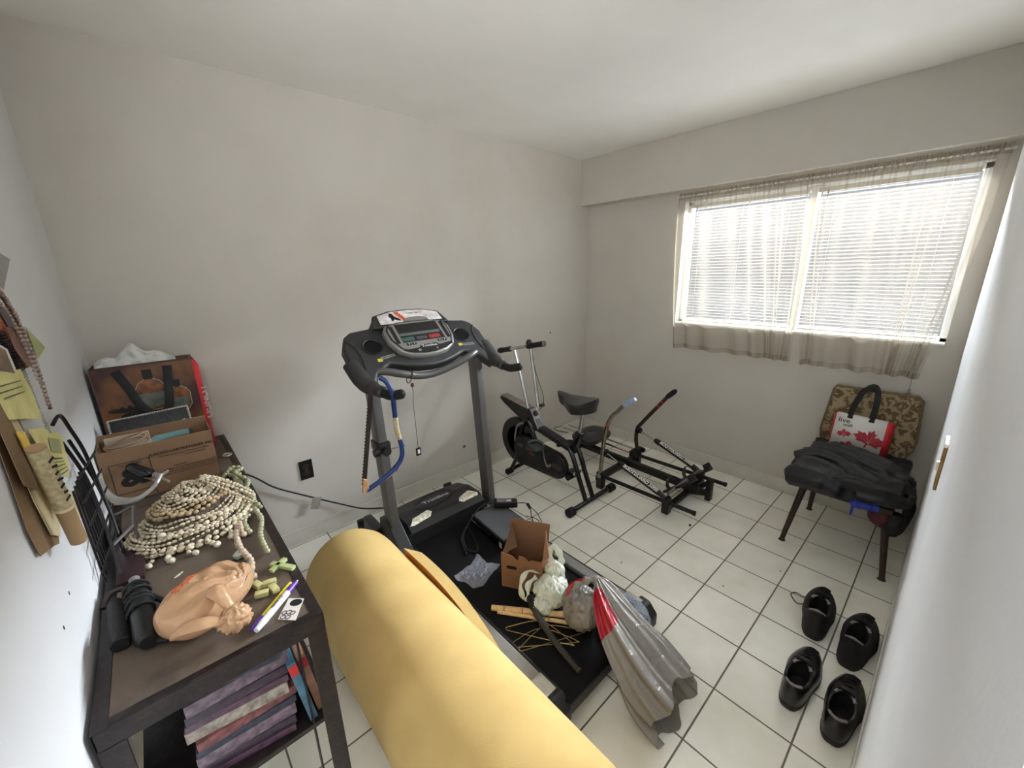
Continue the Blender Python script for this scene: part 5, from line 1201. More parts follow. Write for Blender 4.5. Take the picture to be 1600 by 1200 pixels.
b = MB(SF); b.ell((-.06, .215, .0004), (.045, .018, .0005), 16, 4); b.build('shadow_print', M_blackl, sb)
wp = thing('tissue_paper', (-1.64, 1.84, 1.18), 'crumpled white paper sheet sticking out of the top of the printed shopping bag', 'paper')
b = MB(SF); 
def tp(u, v):
    x = -.142 + .25 * u; top = .432 + .055 * math.exp(-((u - .50) / .28) ** 2) + .010 * sin(u * 17)
    return (x, .395 + (top - .395) * v + .006 * noise.noise(V((u * 9, v * 5, 1))), -.020 - .05 * v + .022 * noise.noise(V((u * 8, v * 4, 6))))
b.grid(tp, 40, 14); b.build('crumpled_sheet', mat('white_tissue', (212, 214, 210), .6, 0, .04, 20), wp, solid=.0008, angle=25)
# beaded dark tray
t = thing('beaded_tray', (-1.63, 1.64, ZTB + .18), 'dark tray edged with a white bead string standing behind the carton', 'tray')
RF = frame((-1.628, 1.640, ZTB + .235), (1, 0, .03), (0, .55, 1))
b = MB(); b.rtube((-1.76, 1.70, ZTB + .09), (-1.50, 1.70, ZTB + .09), .10, .18); 
b = MB(RF); b.box((0, -.09, -.006), (.225, .22, .010), bev=.004); tr_ = b.build('tray_panel', mat('speckled_black_print', (30, 30, 34), .5, 0, .9, 130), t)
b = MB(RF); b.prism([(-.05, -.10), (.10, -.035), (.10, -.10)], 0, .001, Matrix.Translation((0, .01, 0))); b.build('teal_card', mat('teal_card', (96, 138, 140), .5, 0, .08), tr_, flat=True)
b = MB(RF)
for k in range(34): b.ell((-.113 + .226 * k / 33, .022, 0), (.0042, .0042, .0042), 7, 5)
for k in range(8): b.ell((.116, .018 - .008 * k, 0), (.0042, .0042, .0042), 7, 5); b.ell((-.116, .018 - .008 * k, 0), (.0042, .0042, .0042), 7, 5)
b.build('bead_edge', mat('grey_white_beads', (168, 164, 156), .4, 0, .15), t)

# cardboard carton with print
t = thing('laboratory_carton', (-1.625, 1.54, ZTB), 'open brown cardboard carton with black laboratory print on the table', 'cardboard box')
x0, x1, y0, y1, zt = -1.787 + .008, -1.466, 1.462, 1.610, ZTB + .196
BF2 = Matrix.Translation(((x0 + x1) / 2, y0, ZTB + .002)) 
M_car2 = mat('tan_cardboard', (124, 95, 69), .8, 0, .08, 8, .12, 250)
b = MB(); w = x1 - x0; xm = (x0 + x1) / 2; ym = (y0 + y1) / 2; hh = zt - ZTB - .002; zm = ZTB + .002 + hh / 2
b.box((xm, y0 + .002, zm), (w, .004, hh)); b.box((xm, y1 - .002, zm + .010), (w, .004, hh + .02)); b.box((x0 + .002, ym, zm), (.004, y1 - y0, hh)); b.box((x1 - .002, ym, zm), (.004, y1 - y0, hh)); b.box((xm, ym, ZTB + .004), (w, y1 - y0, .004))
cb_ = b.build('carton_body', M_car2, t, bevel=.002)
b = MB(); b.box((-1.700, 1.578, zt - .012), (.12, .012, .05), Matrix.Identity(4)); b.build('white_strip', mat('pale_foam_strip', (176, 160, 142), .7, 0, .05), t, bevel=.001)
cl_ = thing('cable_coil', (-1.70, 1.52, ZTB + .15), 'pale coiled cable lying inside the brown laboratory carton', 'cable')
for k in range(3):
    b = MB(); b.tube([(-1.700 + (.058 - .006 * k) * cos(a), 1.520 + (.034 - .003 * k) * sin(a), zt - .004 + .010 * k + .010 * sin(a + k)) for a in [2 * pi * q / 30 for q in range(30)]], .0035, 7, closed=True); b.build('cable_loop', mat('pale_cable', (150, 122, 96), .5, 0, .1), cl_)
FO = V((0, y0 - .0002, 0))
def pt(txt, sz, x, z, sx=1.0, bold=0): lettering(txt, sz, (x, y0, z), (1, 0, 0), (0, 0, 1), M_blackl, cb_, sx=sx, bold=bold)
pt('JORDCO LABORATORIES, INC', .0130, -1.560, ZTB + .150, 1.05, .0003)
pt('325 Research Parkway, Los Angeles, CA 90036', .0074, -1.556, ZTB + .137, 1.02)
pt('PHARMACEUTICALS', .0066, -1.525, ZTB + .126)
pt('CAUTION', .0075, -1.575, ZTB + .092, 1.1)
pt('FEDERAL LAW PROHIBITS DISPENSING WITHOUT', .0066, -1.548, ZTB + .082)
pt('PRESCRIPTION. KEEP CONTAINER TIGHTLY CLOSED', .0066, -1.548, ZTB + .073)
pt('STORE IN A COOL DRY PLACE AWAY FROM LIGHT', .0066, -1.550, ZTB + .064)
LFm = frame((-1.705, y0 - .0003, ZTB + .090), (1, 0, 0), (0, 0, 1))
b = MB(LFm)
for q in (((0, .055), (.104, .0022)), ((0, -.055), (.104, .0022)), ((-.052, 0), (.0022, .110)), ((.052, 0), (.0022, .110))): b.box((q[0][0], q[0][1], 0), (q[1][0], q[1][1], .0006))
b.build('label_frame', M_blackl, cb_, flat=True)
lettering('THE # SYMBOL', .0095, (-1.705, y0, ZTB + .136), (1, 0, 0), (0, 0, 1), M_blackl, cb_)
lettering('&', .088, (-1.705, y0, ZTB + .087), (1, 0, 0), (0, 0, 1), M_blackl, cb_, sx=1.2, bold=.004)

# shell necklaces heaped in an oval
M_shell = mat('cream_shell', (170, 152, 122), .45, 0, .25, 90, col2=(196, 182, 156)); M_shell2 = mat('ivory_shell', (184, 170, 146), .4, 0, .2, 120, col2=(206, 196, 174)); M_shell3 = mat('honey_shell', (168, 146, 112), .45, 0, .25, 90)
cx, cy = -1.582, 1.165
def strand(fn, n_, r, m_, lab, elong=1.5, jit=.15, name='shell_necklace', group='shell necklaces in the heap on the table', flat_=1.0):
    pts = [V(fn(k / n_)) for k in range(n_ + 1)]
    # even spacing
    L = [0]
    for k in range(n_): L.append(L[-1] + (pts[k + 1] - pts[k]).length)
    st = 2 * r * elong * 1.0; N_ = int(L[-1] / st); b = MB(); j = 0; rr = random.Random(len(lab) + n_)
    for q in range(N_):
        d = (q + .5) * st
        while j < n_ - 1 and L[j + 1] < d: j += 1
        p = pts[j].lerp(pts[j + 1], (d - L[j]) / max(1e-6, L[j + 1] - L[j])); tn = (pts[j + 1] - pts[j]).normalized()
        s_ = r * (1 + rr.uniform(-jit, jit)); up = tn.orthogonal().normalized()
        up = (V((0, 0, 1)) - tn * tn.z); up = up.normalized() if up.length > .1 else tn.orthogonal().normalized(); w_ = tn.cross(up)
        T_ = Matrix(((tn.x, w_.x, up.x, p.x), (tn.y, w_.y, up.y, p.y), (tn.z, w_.z, up.z, p.z), (0, 0, 0, 1)))
        b.ell((0, 0, 0), (s_ * elong, s_, s_ * flat_), 7, 5, T_)
    o = b.build(name, m_, angle=180)
    return tag(o, lab, 'necklace' if 'rosary' not in name else 'rosary', group)
def oval(rx, ry, z, wob=0, ph=0, ox=0, oy=0, rot=.5, tilt=0):
    def fn(t_):
        a = 2 * pi * t_; x = rx * cos(a) * (1 + wob * sin(3 * a + ph)); y = ry * sin(a) * (1 + wob * cos(4 * a + ph))
        X_ = x * cos(rot) - y * sin(rot); Y_ = x * sin(rot) + y * cos(rot)
        return (cx + ox + X_, cy + oy + Y_, ZTB + z + tilt * (-Y_) * .0 + .004 * sin(5 * a + ph))
    return fn
cx, cy = -1.583, 1.112
places = ('lowest and widest', 'second from the bottom', 'third from the bottom', 'fourth from the bottom', 'fifth from the bottom', 'sixth from the bottom', 'seventh from the bottom', 'eighth from the bottom', 'ninth from the bottom', 'tenth from the bottom', 'eleventh from the bottom', 'twelfth from the bottom', 'thirteenth from the bottom', 'fourteenth from the bottom', 'fifteenth from the bottom', 'sixteenth from the bottom', 'seventeenth from the bottom', 'eighteenth from the bottom', 'fifth from the top', 'fourth from the top', 'third from the top', 'second from the top', 'topmost')
NR = len(places)
for k in range(NR):
    f_ = k / (NR - 1); big = k in (0, 1, 5, 6, 10, 11, 15, 19)
    prof_r = 1 - .97 * f_ ** 1.15; z_ = .012 + .118 * (1 - (1 - f_) ** 1.55) - (.012 if .22 < f_ < .42 else 0)
    m_ = M_shell3 if k in (10, 11, 12) else (M_shell if k % 2 else M_shell2)
    r_ = (.0078 if k < 8 else .0064) if big else .0040
    strand(oval(.150 * prof_r + .008, .118 * prof_r + .006, z_, .03, k * 1.3, .020 * f_, .050 * f_, .28 + .05 * sin(k * 2)), 170, r_, m_, 'ring of %s shells, %s of the necklace heap' % ('large' if big else 'small', places[k]), 1.35 if big else 1.6, .25)
# strands running down the right side of the heap, across the rings
for k in range(6):
    def fn(t_, k=k):
        a = -.9 + .30 * k; d = t_; rr_ = .02 + .135 * d
        return (cx + .028 + rr_ * cos(a + .5 * d), cy + .040 + rr_ * .85 * sin(a + .5 * d) - .010 * d, ZTB + .138 - .118 * d ** 1.5 + .006)
    strand(fn, 50, .0052 if k % 2 else .0040, M_shell2 if k % 2 else M_shell, '%s slanting strand of shells across the right side of the heap, counted from the front' % ('first', 'second', 'third', 'fourth', 'fifth', 'sixth')[k], 1.4, .25)
b = MB()
def core(u, v):
    a = 2 * pi * u; f_ = v; pr_ = 1 - .99 * f_ ** 1.15; z_ = .004 + .116 * (1 - (1 - f_) ** 1.55); q = .28
    x = .146 * pr_ * cos(a); y = .114 * pr_ * sin(a)
    return (cx + .020 * f_ + x * cos(q) - y * sin(q), cy + .050 * f_ + x * sin(q) + y * cos(q), ZTB + z_ + .004 * noise.noise(V((x * 60, y * 60, 0))))
b.grid(core, 80, 24, closeu=True)  # filler surface, its dark colour stands for shade in the gaps between shells
tag(b.build('shell_heap_core', mat('shaded_gap_filler', (84, 72, 58), .8, 0, .45, 180, 1.0, 260)), 'core under the rings of the necklace heap, coloured dark as the shade between shells', 'shells', kind='stuff')
# short dangling shell tassels at the front edge
for k in range(9):
    a0 = 3.5 + k * .30; px = cx + .158 * cos(a0) * cos(.3) - .122 * sin(a0) * sin(.3); py = cy + .158 * cos(a0) * sin(.3) + .122 * sin(a0) * cos(.3)
    def fn(t_, px=px, py=py, k=k): return (px + .010 * sin(t_ * 5 + k) , py - .042 * t_ + .006 * sin(k), ZTB + .022 - .015 * min(1, t_ * 2))
    ow = ('first', 'second', 'third', 'fourth', 'fifth', 'sixth', 'seventh', 'eighth', 'ninth')[k]
    strand(fn, 20, .0075, M_shell2, '%s shell tassel from the left along the front of the necklace heap' % ow, 1.25, .3, group='shell tassels along the front of the heap', name='shell_tassel')
# rosaries of pale green and cream stone beads
M_grn = mat('pale_green_stone', (152, 152, 118), .3, 0, .2, 60, coat=.3); M_crm = mat('cream_pink_stone', (180, 160, 138), .35, 0, .15, 60)
def ros(pts, n_, r, m_, lab):
    P_ = bez(pts, 12); 
    def fn(t_):
        k = t_ * (len(P_) - 1); i = min(int(k), len(P_) - 2); return P_[i].lerp(P_[i + 1], k - i)
    return strand(fn, n_, r, m_, lab, 1.06, .2, 'rosary', 'stone bead rosaries on the table')
def cross(x, y, z, ang, s_, parent, m_):
    T_ = Matrix.Translation((x, y, z)) @ Matrix.Rotation(radians(ang), 4, 'Z') @ Matrix.Scale(s_, 4)
    b = MB(T_); b.box((0, -.010, 0), (.014, .072, .010), bev=.002); b.box((0, .004, 0), (.050, .014, .010), bev=.002); return b.build('cross', m_, parent)
zb = ZTB + .011
r1 = ros([(-1.434, 1.50, zb), (-1.415, 1.40, zb), (-1.425, 1.30, zb + .008), (-1.408, 1.20, zb), (-1.420, 1.10, zb), (-1.418, 1.00, zb), (-1.436, .92, zb), (-1.440, .85, zb), (-1.438, .79, zb)], 200, .0085, M_grn, 'pale green stone rosary running along the right edge of the table, with a whole cross')
cross(-1.428, .732, ZTB + .007, 34, 1.0, r1, mat('green_glass_cross', (172, 184, 128), .25, 0, .1, 30, coat=.4))
r2 = ros([(-1.45, 1.44, zb), (-1.432, 1.36, zb + .006), (-1.448, 1.24, zb + .006), (-1.442, 1.12, zb + .004), (-1.462, 1.0, zb), (-1.455, .93, zb)], 200, .0088, M_grn, 'second pale green rosary lying left of the whole cross rosary, close to the shell heap')
r3 = ros([(-1.470, 1.40, zb + .004), (-1.43, 1.46, zb + .012), (-1.40, 1.44, zb + .006), (-1.428, 1.38, zb + .02), (-1.405, 1.28, zb + .018), (-1.425, 1.18, zb + .02), (-1.400, 1.06, zb)], 200, .0082, M_grn, 'third pale green rosary heaped on top at the back right of the table')
r4 = ros([(-1.478, 1.02, zb), (-1.490, .96, zb), (-1.494, .90, zb), (-1.490, .85, zb), (-1.482, .80, zb), (-1.490, .75, zb), (-1.486, .71, zb)], 160, .0090, M_crm, 'cream stone rosary hanging forward to the tan bag, with a broken cross')
for (dx, dy, a, nm) in ((0, 0, 20, 'cross_piece'), (.024, -.012, 75, 'cross_piece'), (.002, -.040, 70, 'cross_piece'), (.028, -.042, 10, 'cross_piece')):
    b = MB(Matrix.Translation((-1.487 + dx, .690 + dy, ZTB + .008)) @ Matrix.Rotation(radians(a), 4, 'Z')); b.box((0, 0, 0), (.016, .030, .012), bev=.002); b.build(nm, mat('cracked_green_stone', (186, 182, 128), .4, 0, .1, 60), r4)
r5 = ros([(-1.472, 1.03, zb + .002), (-1.476, .98, zb + .002), (-1.472, .93, zb)], 100, .0085, M_crm, 'short cream stone strand beside the cream rosary')
b = MB(Matrix.Translation((-1.497, .855, ZTB + .008)) @ Matrix.Rotation(radians(20), 4, 'Z')); b.prism([(-.016, -.012), (.014, -.012), (.018, .010), (0, .020), (-.018, .008)], -.005, .006); b.build('medallion', mat('milky_stone', (170, 174, 160), .3, 0, .1), r4, bevel=.003)
b = MB(); b.tube([(-1.420 + .016 * cos(a), 1.672 + .020 * sin(a), ZTB + .004) for a in [2 * pi * k / 18 for k in range(18)]], .0022, 6, closed=True); b.tube([(-1.421 + .009 * cos(a), 1.668 + .013 * sin(a), ZTB + .006) for a in [2 * pi * k / 18 for k in range(18)]], .0022, 6, closed=True)
tag(b.build('ribbon_loop', M_shell2), 'small white looped ribbon on the table top at the back right of the carton', 'ribbon')

# knotted tan plastic bag
t = thing('tan_plastic_bag', (-1.575, .68, ZTB), 'knotted tan plastic bag with orange print lying on the front of the table', 'plastic bag')
def tanb(u, v):
    a = 2 * pi * u; e = -pi / 2 + pi * v
    ce = abs(cos(e)) ** .65; se = (abs(sin(e)) ** .8) * (1 if sin(e) > 0 else -1)
    q = (abs(cos(a)) ** 2.8 + abs(sin(a)) ** 2.8) ** (-1 / 2.8)
    x = cos(a) * ce * q * .098; y = sin(a) * ce * q * .066; z = se * .048
    kx, ky = .045, -.062; d = sqrt((x - kx) ** 2 + (y - ky) ** 2); an = math.atan2(y - ky, x - kx)
    z *= 1 - .25 * max(0, x / .12)
    if se > -.2: z += (.0050 * sin(an * 11) + .003 * sin(an * 23 + 1)) * math.exp(-d / .06) * 1.6 + .006 * noise.noise(V((x * 30, y * 30, 2)))
    return (x, y, max(-.046, z))
TBm = Matrix.Translation((-1.583, .672, ZTB + .048)) @ Matrix.Rotation(radians(38), 4, 'Z')
b = MB(TBm); b.grid(tanb, 110, 60, closeu=True); tb2 = b.build('bag_body', M_tbag, t, angle=180)
crumple(-1.548, .560, ZTB + .046, .034, .026, .030, 'knot', M_tbag, t, 9.3, amp=.22, boxy=1, fr=3.2)
b = MB(); b.tube(bez([(-1.550, .570, ZTB + .065), (-1.560, .595, ZTB + .088), (-1.568, .612, ZTB + .094), (-1.575, .622, ZTB + .086)], 6), [.010, .010, .011, .012, .013, .014, .015, .016, .017, .017, .018, .018, .018, .018, .017, .017, .016, .015, .011], 12, flat=.7); b.build('tied_ear', M_tbag, t)
b = MB(); b.tube(bez([(-1.560, .555, ZTB + .055), (-1.595, .560, ZTB + .066), (-1.630, .580, ZTB + .060), (-1.650, .600, ZTB + .040)], 6), [.008, .010, .012, .013, .014, .016, .017, .018, .018, .018, .018, .018, .018, .017, .016, .015, .013, .011, .008], 12, flat=.6); b.build('tied_ear', M_tbag, t)
M_org = mat('orange_print', (206, 92, 40), .5, 0, .15, 80)
from mathutils.bvhtree import BVHTree
_bm = bmesh.new(); _bm.from_mesh(tb2.data); _bv = BVHTree.FromBMesh(_bm); _bm.free(); _o = ORG[tb2.name]
def on_bag(txt, size, c, u, lift=.0012, bold=.0006):
    cu = bpy.data.curves.new('t', 'FONT'); cu.body = txt; cu.size = size; cu.align_x = 'CENTER'; cu.align_y = 'CENTER'; cu.resolution_u = 4; cu.offset = bold
    to = bpy.data.objects.new('t', cu); me = bpy.data.meshes.new_from_object(to)
    u = V(u).normalized(); w = V((-u.y, u.x, 0)); vs = []
    for v in me.vertices:
        p = V(c) + u * v.co.x + w * v.co.y; h = _bv.ray_cast(V((p.x, p.y, 2)) - _o, V((0, 0, -1)))
        vs.append(V((p.x, p.y, (h[0].z + _o.z if h[0] else ZTB + .02) + lift)))
    mb = MB(); mb.add(vs, [list(q.vertices) for q in me.polygons]); bpy.data.objects.remove(to); bpy.data.meshes.remove(me); bpy.data.curves.remove(cu)
    return mb.build('lettering', M_org, t, flat=True)
on_bag('America', .030, (-1.600, .706, 0), (-.62, -.66, 0)); on_bag('La', .020, (-1.622, .728, 0), (-.62, -.66, 0))

# pens, card
def pen(A_, B_, label, segs, clip=None):
    A_ = V(A_); B_ = V(B_); t = thing('marker_pen', tuple((A_ + B_) / 2), label, 'pen')
    for (f0, f1, r0, r1, m_, nm) in segs:
        b = MB(); b.tube([A_.lerp(B_, f0), A_.lerp(B_, (f0 + f1) / 2), A_.lerp(B_, f1)], [r0, (r0 + r1) / 2, r1], 12); b.build(nm, m_, t)
    return t
M_pur = mat('purple_plastic', (88, 42, 156), .35, 0, .08); M_yel = mat('yellow_plastic', (214, 200, 40), .35, 0, .06); M_pens = mat('white_pen_barrel', (206, 208, 216), .35, 0, .1, 80)
pen((-1.424, .643, ZTB + .006), (-1.527, .548, ZTB + .006), 'thin purple pen with a yellow strip, left of the white marker', ((0, .74, .0045, .0045, M_yel, 'barrel'), (.74, .95, .0055, .0055, M_pur, 'cap'), (.95, 1, .005, .003, M_pur, 'tip')))
p2 = pen((-1.408, .638, ZTB + .008), (-1.518, .538, ZTB + .008), 'white marker with purple cap and black lettering, right of the yellow pen', ((0, .05, .0012, .0035, M_whitel, 'tip'), (.05, .28, .0060, .0078, M_pur, 'cap'), (.28, .86, .0082, .0082, M_pens, 'barrel'), (.86, 1, .0082, .006, M_pens, 'end_plug')))
lettering('Crayola', .0105, V((-1.408, .638, ZTB + .008)).lerp(V((-1.518, .538, ZTB + .008)), .52) + V((0, 0, .0083)), (-.11, -.10, 0), (.10, -.11, 0), M_blackl, p2, sx=1.1)
t = thing('printed_tag', (-1.444, .553, ZTB), 'small white card with a dark skull-like print at the front right corner of the table', 'card')
b = MB(); b.quadbox([(-1.475, .545, ZTB + .002), (-1.446, .514, ZTB + .002), (-1.413, .569, ZTB + .002), (-1.440, .595, ZTB + .002)], .0012, (0, 0, 1)); cd = b.build('card', mat('white_card', (212, 206, 198), .4, 0, .05), t)
TG = frame((-1.4435, .556, ZTB + .0034), (.70, -.70, 0), (.5, .85, 0))
b = MB(TG); b.ell((0, .018, 0), (.014, .011, .0003), 16, 4); b.build('printed_disc', M_blackl, cd)
b = MB(TG)
for (x, y, r_) in ((-.010, -.012, .005), (0, -.010, .0055), (.010, -.012, .005), (-.006, -.024, .005), (.006, -.024, .005)): b.tube([(x + r_ * cos(a), y + r_ * sin(a), 0) for a in [2 * pi * k / 12 for k in range(12)]], .0011, 4, closed=True)
b.build('printed_pattern', mat('purple_black_print', (48, 30, 56), .5, 0, .2), cd)
# small dark clip behind the bag
b = MB(); b.tube(bez([(-1.575, .822, ZTB + .005), (-1.545, .838, ZTB + .010), (-1.515, .822, ZTB + .008), (-1.51, .80, ZTB + .006)], 5), .006, 8); b.tube(bez([(-1.575, .822, ZTB + .005), (-1.54, .806, ZTB + .014), (-1.51, .80, ZTB + .008)], 5), .004, 8)
tag(b.build('hair_clip', mat('dark_green_plastic', (22, 32, 32), .25, 0, .2)), 'dark glossy clip on the table just behind the tan bag', 'clip')
b = MB(Matrix.Translation((-1.632, .885, ZTB + .002)) @ Matrix.Rotation(.7, 4, 'Z')); b.ell((0, 0, 0), (.014, .004, .0015), 8, 4); tag(b.build('shell_chip', M_shell2), 'white shell chip on the bare board in front of the necklace heap', 'shell')

# black rubber handlebar tools at the left front
t = thing('black_grip_handle', (-1.735, .80, ZTB), 'plain black rubber grip lying against the left wall side of the table', 'tool')
b = MB(); b.tube([(-1.748, .842, ZTB + .018), (-1.747, .835, ZTB + .018), (-1.742, .76, ZTB + .017), (-1.736, .685, ZTB + .017), (-1.736, .682, ZTB + .017)], [.014, .0165, .0165, .0165, .014], 18); b.build('grip', M_rubber, t)
b = MB(); b.tube(bez([(-1.770, .85, ZTB + .012), (-1.758, .875, ZTB + .026), (-1.735, .878, ZTB + .028), (-1.722, .855, ZTB + .016)], 6), .006, 8); b.build('strap_loop', mat('dark_leather', (40, 26, 26), .6, 0, .2), t)
t = thing('black_pump_handle', (-1.69, .80, ZTB), 'ribbed black pump-like tool wrapped with cable, right of the plain black grip', 'tool')
A_ = V((-1.714, .905, ZTB + .024)); B_ = V((-1.692, .640, ZTB + .024))
prof = [(0, .010), (.05, .0125), (.10, .012), (.12, .020), (.16, .023), (.20, .020), (.24, .027), (.30, .027), (.34, .024), (.38, .030), (.46, .030), (.50, .024), (.56, .026), (.94, .027), (.97, .022), (1, .018)]
b = MB(); b.tube([A_.lerp(B_, f_) for f_, r_ in prof], [r_ * .78 for f_, r_ in prof], 20); b.build('barrel', M_blackp, t)
b = MB(); b.tube([A_, A_.lerp(B_, .07)], [.011, .011], 14); b.build('grey_tip', mat('grey_plastic_tip', (120, 118, 116), .5, 0, .1), t)
b = MB(); P_ = []
for k in range(64):
    a = 2 * pi * k / 14; f_ = .18 + .40 * k / 64; c = A_.lerp(B_, f_); P_.append(c + V((cos(a) * .024, .004 * sin(a * .4), max(-.019, sin(a) * .024))))
b.tube(P_, .0034, 8); b.build('wound_cable', M_rubber, t)
b = MB(); b.tube(bez([(-1.690, .82, ZTB + .022), (-1.668, .79, ZTB + .013), (-1.650, .765, ZTB + .010), (-1.66, .74, ZTB + .010), (-1.690, .73, ZTB + .02)], 6), .007, 8); b.build('cable_end', M_rubber, t)
b = MB(); b.tube([(-1.680, .650, ZTB + .016), (-1.665, .645, ZTB + .010), (-1.650, .655, ZTB + .009)], .008, 8); b.build('lever', M_blackp, t)

# clear tubing coil with black bulb
t = thing('clear_tubing', (-1.72, 1.30, ZTB + .03), 'loop of clear plastic tubing hanging in front of the carton at the left wall', 'tubing')
M_ctub = mat('cloudy_clear_tube', (170, 168, 160), .15, 0, .1, 30, alpha=.38, coat=.5)
for k in range(3):
    b = MB(); b.tube(bez([(-1.778, 1.43, ZTB + .13 + .006 * k), (-1.770, 1.375, ZTB + .105 - .008 * k), (-1.745, 1.33 - .006 * k, ZTB + .080 - .006 * k), (-1.70, 1.31 - .006 * k, ZTB + .070), (-1.655, 1.33, ZTB + .085), (-1.630, 1.36, ZTB + .110)], 8), .0065, 10); b.build('tube_loop', M_ctub, t)
t = thing('squeeze_bulb', (-1.68, 1.38, ZTB + .1), 'black bulb with clear connector lying on the carton print side', 'bulb')
b = MB(); b.tube([(-1.708, 1.445, ZTB + .135), (-1.703, 1.440, ZTB + .132), (-1.670, 1.405, ZTB + .115), (-1.655, 1.392, ZTB + .108), (-1.650, 1.388, ZTB + .106)], [.012, .017, .017, .014, .008], 16); b.build('bulb', mat('glossy_black_panel', (10, 10, 12)), t)
b = MB(); b.tube([(-1.650, 1.388, ZTB + .106), (-1.632, 1.37, ZTB + .10)], .008, 10); b.tube([(-1.655, 1.362, ZTB + .095), (-1.610, 1.385, ZTB + .107)], .005, 8); b.tube([(-1.640, 1.375, ZTB + .10), (-1.615, 1.34, ZTB + .085)], .004, 8); b.build('connector', M_ctub, t)
b = MB(); b.tube(bez([(-1.655, 1.34, ZTB + .09), (-1.64, 1.31, ZTB + .05), (-1.61, 1.30, ZTB + .02)], 5), .0015, 6); b.build('thin_wire', M_rubber, t)

# leaning wire rack at the left wall
t = thing('wire_rack', (-1.74, 1.05, ZTB), 'black wire rack leaning on the left wall behind the hanging papers', 'rack')
M_wire = mat('black_wire', (24, 20, 22), .4, .4, .25, 40)
def wire(P_, r_=.0035, nm='wire', m_=None):
    b = MB(); b.tube(bez(P_, 6) if len(P_) > 2 else P_, r_, 7); b.build(nm, m_ or M_wire, t)
wire([(-1.775, 1.02, 1.205), (-1.765, 1.06, 1.215), (-1.760, 1.09, 1.17), (-1.752, 1.11, 1.10), (-1.748, 1.12, 1.0), (-1.740, 1.10, .90), (-1.735, 1.06, ZTB + .005)], .0042)
wire([(-1.775, 1.05, 1.15), (-1.760, 1.07, 1.05), (-1.752, 1.05, .95), (-1.745, 1.0, .86), (-1.74, .95, ZTB + .005)], .0042)
wire([(-1.770, 1.10, 1.14), (-1.755, 1.13, 1.02), (-1.748, 1.15, .92), (-1.74, 1.16, ZTB + .005)], .0038)
for k in range(5):
    z_ = .84 + .055 * k; wire([(-1.765, .92 + .022 * k, z_), (-1.740, 1.17, z_ + .015)], .0028)
for k in range(6): wire([(-1.768, .95 + .035 * k, .80), (-1.772, .97 + .033 * k, 1.05)], .0026)
M_gwire = mat('grey_coated_wire', (104, 100, 98), .4, .3, .15)
wire([(-1.752, 1.04, .845), (-1.705, 1.10, .86)], .004, 'shelf_wire', M_gwire); wire([(-1.705, 1.10, .86), (-1.705, 1.22, .865)], .004, 'shelf_wire', M_gwire); wire([(-1.705, 1.22, .865), (-1.755, 1.20, .86)], .004, 'shelf_wire', M_gwire); wire([(-1.705, 1.10, .86), (-1.70, 1.08, ZTB + .004)], .004, 'shelf_wire', M_gwire)
t = thing('wire_ring', (-1.72, 1.0, ZTB), 'thin grey wire ring lying on the table at the foot of the wire rack', 'ring')
b = MB(); b.tube([(-1.715 + .024 * cos(a), 1.0 + .030 * sin(a), ZTB + .010 + .006 * sin(a)) for a in [2 * pi * k / 26 for k in range(24)]], .0022, 6); b.build('ring', M_gwire, t)
b = MB(); b.box((-1.722, 1.00, ZTB + .013), (.055, .18, .022), bev=.004); tag(b.build('dark_box', mat('dark_maroon_case', (46, 26, 30), .4, 0, .3, 20)), 'flat dark maroon case on the table under the wire rack', 'case')

# ------------------------------------------------------------------ things hanging on the left wall
XLw = XL
def sheet(P, name, m_, parent=None, off=.006, curl=.012, seed=0, n_=10):
    """quad sheet on the left wall; P = 4 (y,z) corners TL,TR,BR,BL with x offsets"""
    def fn(u, v):
        a = V(P[0]).lerp(V(P[1]), u); c = V(P[3]).lerp(V(P[2]), u); q = a.lerp(c, v)
        return (XLw + off + curl * v * v + .006 * noise.noise(V((u * 3, v * 3, seed))) + .004, q.x, q.y)
    b = MB(); b.grid(lambda u, v: fn(u, v), n_, n_); return b.build(name, m_, parent, solid=.0006, angle=180)
def psheet(poly, off0, off1, name, m_, parent=None, th=.0008):
    """polygon sheet (y,z), x offset grows from the top (off0) to the bottom (off1)"""
    zs = [p[1] for p in poly]; z0, z1 = min(zs), max(zs)
    A = [V((XLw + off0 + (off1 - off0) * (z1 - p[1]) / (z1 - z0), p[0], p[1])) for p in poly]
    B = [a + V((th, 0, 0)) for a in A]; n_ = len(A)
    b = MB(); b.add(A + B, [tuple(range(n_))[::-1], tuple(range(n_, 2 * n_))] + [(i, (i + 1) % n_, n_ + (i + 1) % n_, n_ + i) for i in range(n_)]); return b.build(name, m_, parent, flat=True)
M_ypap = mat('yellow_paper', (212, 204, 128), .7, 0, .1, 14, col2=(222, 216, 150)); M_cpap = mat('cream_paper', (214, 200, 160), .7, 0, .08, 14); M_kraft = mat('kraft_envelope', (132, 106, 76), .75, 0, .1, 14)
M_ink = mat('grey_green_ink', (86, 92, 70), .6, 0, .1)
t = thing('kraft_envelope', (XL, .76, 1.03), 'long brown kraft envelope hanging on the left wall behind the yellow papers', 'envelope')
psheet([(0.6463, 1.3623), (0.7837, 1.3476), (0.8075, 1.2259), (0.8107, 1.0910), (0.7445, 1.0318), (0.7063, 1.0480), (0.6198, 1.0757), (0.6073, 1.1294)], .003, .006, 'envelope_sheet', M_kraft, t)
t = thing('cream_envelope', (XL, .8, 1.02), 'cream folded envelope below the yellow receipts on the left wall', 'envelope')
psheet([(0.6667, 1.3363), (0.7526, 1.3172), (0.8090, 1.1659), (0.8073, 1.0821), (0.7428, 1.0470), (0.6926, 1.0775), (0.6742, 1.1566)], .007, .011, 'envelope_sheet', M_cpap, t)
